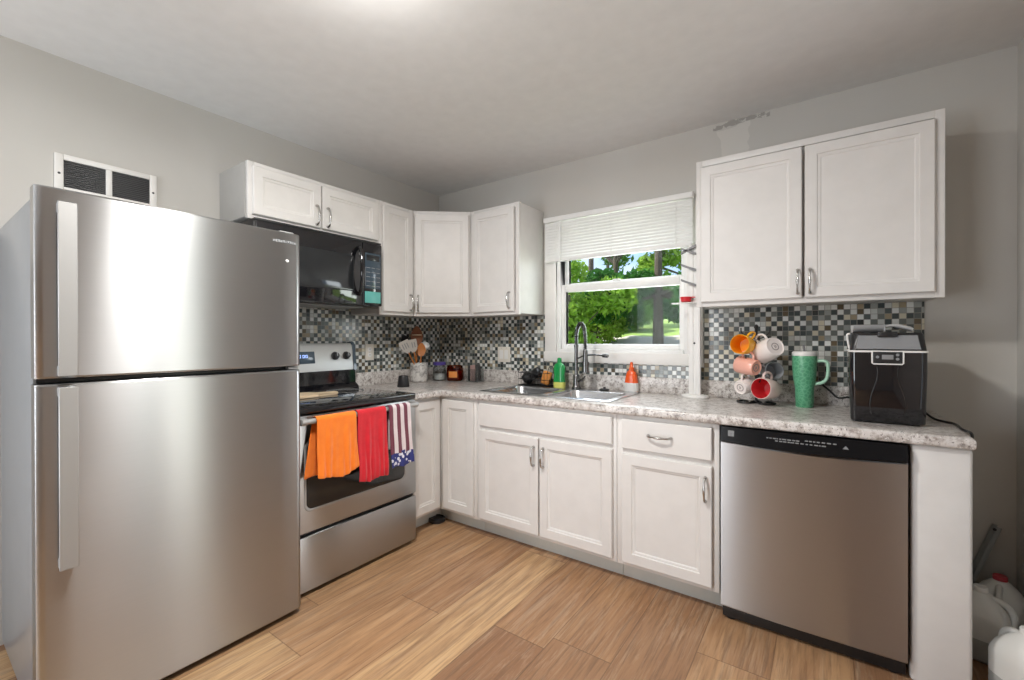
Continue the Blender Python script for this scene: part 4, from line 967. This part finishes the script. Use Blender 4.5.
# ------------------------------------------------------------------ ceiling lamp (just above the frame)
cl = thing('ceiling_lamp', 'round opal flush ceiling lamp in the middle of the kitchen', 'lamp', (1.56, -1.92, H))
obj('pan', MB().lathe([(.16, -.001), (.16, -.02), (.145, -.025)], 32), 'trim', cl)
obj('opal_shade', MB().lathe([(.145, -.025), (.148, -.035), (.138, -.06), (.10, -.078), (.05, -.088), (.001, -.09)], 32, cap0=False), 'bulb', cl)
light('ceiling_lamp_bulb', 'AREA', (1.56, -1.92, H-.12), 30, (1, .975, .94), shape='DISK', size=.26)

light('ceiling_lamp_glow', 'POINT', (1.56, -1.92, H-.17), 6, (1, .975, .94), shadow_soft_size=.06)

# ------------------------------------------------------------------ outside the window
b = MB(); bm = b.bm; gx = [-30+i*1.5 for i in range(45)]; gy = [.2, 1, 2, 3, 4.5, 6, 8, 10, 13, 17, 22, 30, 42]
gz = lambda x, y: -.3+ (1.75*min(1, max(0, (y-2)/7))**1.1) + .07*math.sin(x*.9+y)+(.05*(y-9) if y > 9 else 0)
VV = [[bm.verts.new((x, y, gz(x, y))) for x in gx] for y in gy]
for j in range(len(gy)-1):
    for i in range(len(gx)-1): bm.faces.new((VV[j][i], VV[j][i+1], VV[j+1][i+1], VV[j+1][i]))
struct('lawn', b, 'lawn', label='sunlit sloping yard outside the window')
def tree(label, x, y, h, blobs, leaf, nleaf, size, seed, name='tree', cat='tree', trunk=.1, lean=0):
    rnd = random.Random(seed); z0 = gz(x, y)
    t = thing(name, label, cat, (x, y, z0), 0, 'trees outside the window')
    b = MB(); b.tube(curve([(0, 0, -.1), (lean*.4, 0, h*.3), (lean, .05, h*.75)], 5), [trunk*(1-.05*i) for i in range(11)], 9)
    for (bx_, by__, bz, br_) in blobs[:6]: b.tube(curve([(lean*.4, 0, h*.3), (bx_*.5+lean*.2, by__*.5, (h*.3+bz)*.5), (bx_, by__, bz)], 4), [trunk*.4*(1-.09*i) for i in range(9)], 6)
    obj('trunk', b, 'bark', t)
    b = MB(); bm = b.bm; tot = sum(q[3]**2 for q in blobs)
    for (bx_, by__, bz, br_) in blobs:
        for _ in range(int(nleaf*br_**2/tot)):
            d = Vector((rnd.gauss(0, 1), rnd.gauss(0, 1), rnd.gauss(0, 1))).normalized()*br_*rnd.uniform(.45, 1.02)
            c = Vector((bx_, by__, bz))+Vector((d.x, d.y, d.z*.8)); s_ = size*rnd.uniform(.6, 1.3)
            n_ = Vector((rnd.gauss(0, 1), rnd.gauss(0, 1), rnd.gauss(0, 1)+.6)).normalized(); u = n_.orthogonal().normalized()
            u = Quaternion(n_, rnd.uniform(0, 6.28)) @ u; w = n_.cross(u)
            p = [c-u*s_, c+w*s_*.4+n_*s_*.1, c+u*s_, c-w*s_*.4+n_*s_*.1]
            bm.faces.new([bm.verts.new(q) for q in p])
    me = bpy.data.meshes.new('foliage'); bm.to_mesh(me); bm.free(); me.materials.append(M[leaf])
    o = bpy.data.objects.new('foliage', me); COL.objects.link(o); o.parent = t
    return t
def cloud(rnd, n, rx, ry, z0, z1, r0, r1): return [(rnd.uniform(-rx, rx), rnd.uniform(-ry, ry), rnd.uniform(z0, z1), rnd.uniform(r0, r1)) for _ in range(n)]
rr_ = random.Random(11)
tree('bright green bush at the left edge of the window view', -1.75, 5.6, 2.2, cloud(rr_, 9, .8, .6, .3, 2.3, .35, .6), 'leaf_bright', 5000, .085, 1, 'bush', 'bush', .05)
tree('large dark-crowned tree at the right of the window view', -.35, 7.2, 4.0, cloud(rr_, 18, 1.5, .9, .75, 1.45, .35, .55), 'leaf_dark', 9000, .10, 2, trunk=.13)
tree('mid green tree behind the middle of the window view', -3.2, 9.8, 4.5, cloud(rr_, 14, 1.9, 1.0, .3, 1.7, .4, .7), 'leaf_mid', 9000, .12, 3, trunk=.12)
tree('tall loose tree against the sky at the top of the window view', -3.9, 13.5, 8, cloud(rr_, 16, 3.6, 1.5, 1.2, 6.5, .4, .75), 'leaf_mid', 3800, .16, 4, trunk=.13)
tree('slim tree with bright crown near the right window edge', -2.0, 12.6, 7, cloud(rr_, 12, 1.4, 1.0, 1.2, 5.5, .35, .6), 'leaf_bright', 3200, .14, 5, trunk=.12, lean=.1)
tree('yellow-green low bush in the middle of the window view', -1.9, 7.4, 1.2, cloud(rr_, 6, .6, .4, .15, .75, .25, .4), 'leaf_bright', 2500, .07, 6, 'bush', 'bush', .04)
tree('dark distant thicket on the left of the window view', -9.5, 18, 5, cloud(rr_, 16, 2.6, 1.2, .4, 2.0, .6, .9), 'leaf_dark', 6000, .18, 8, trunk=.15)
tree('broad far thicket across the yard behind the other trees', -7, 20, 5, cloud(rr_, 24, 9, 1.5, .2, 1.0, .8, 1.2), 'leaf_mid', 12000, .22, 9, trunk=.15)
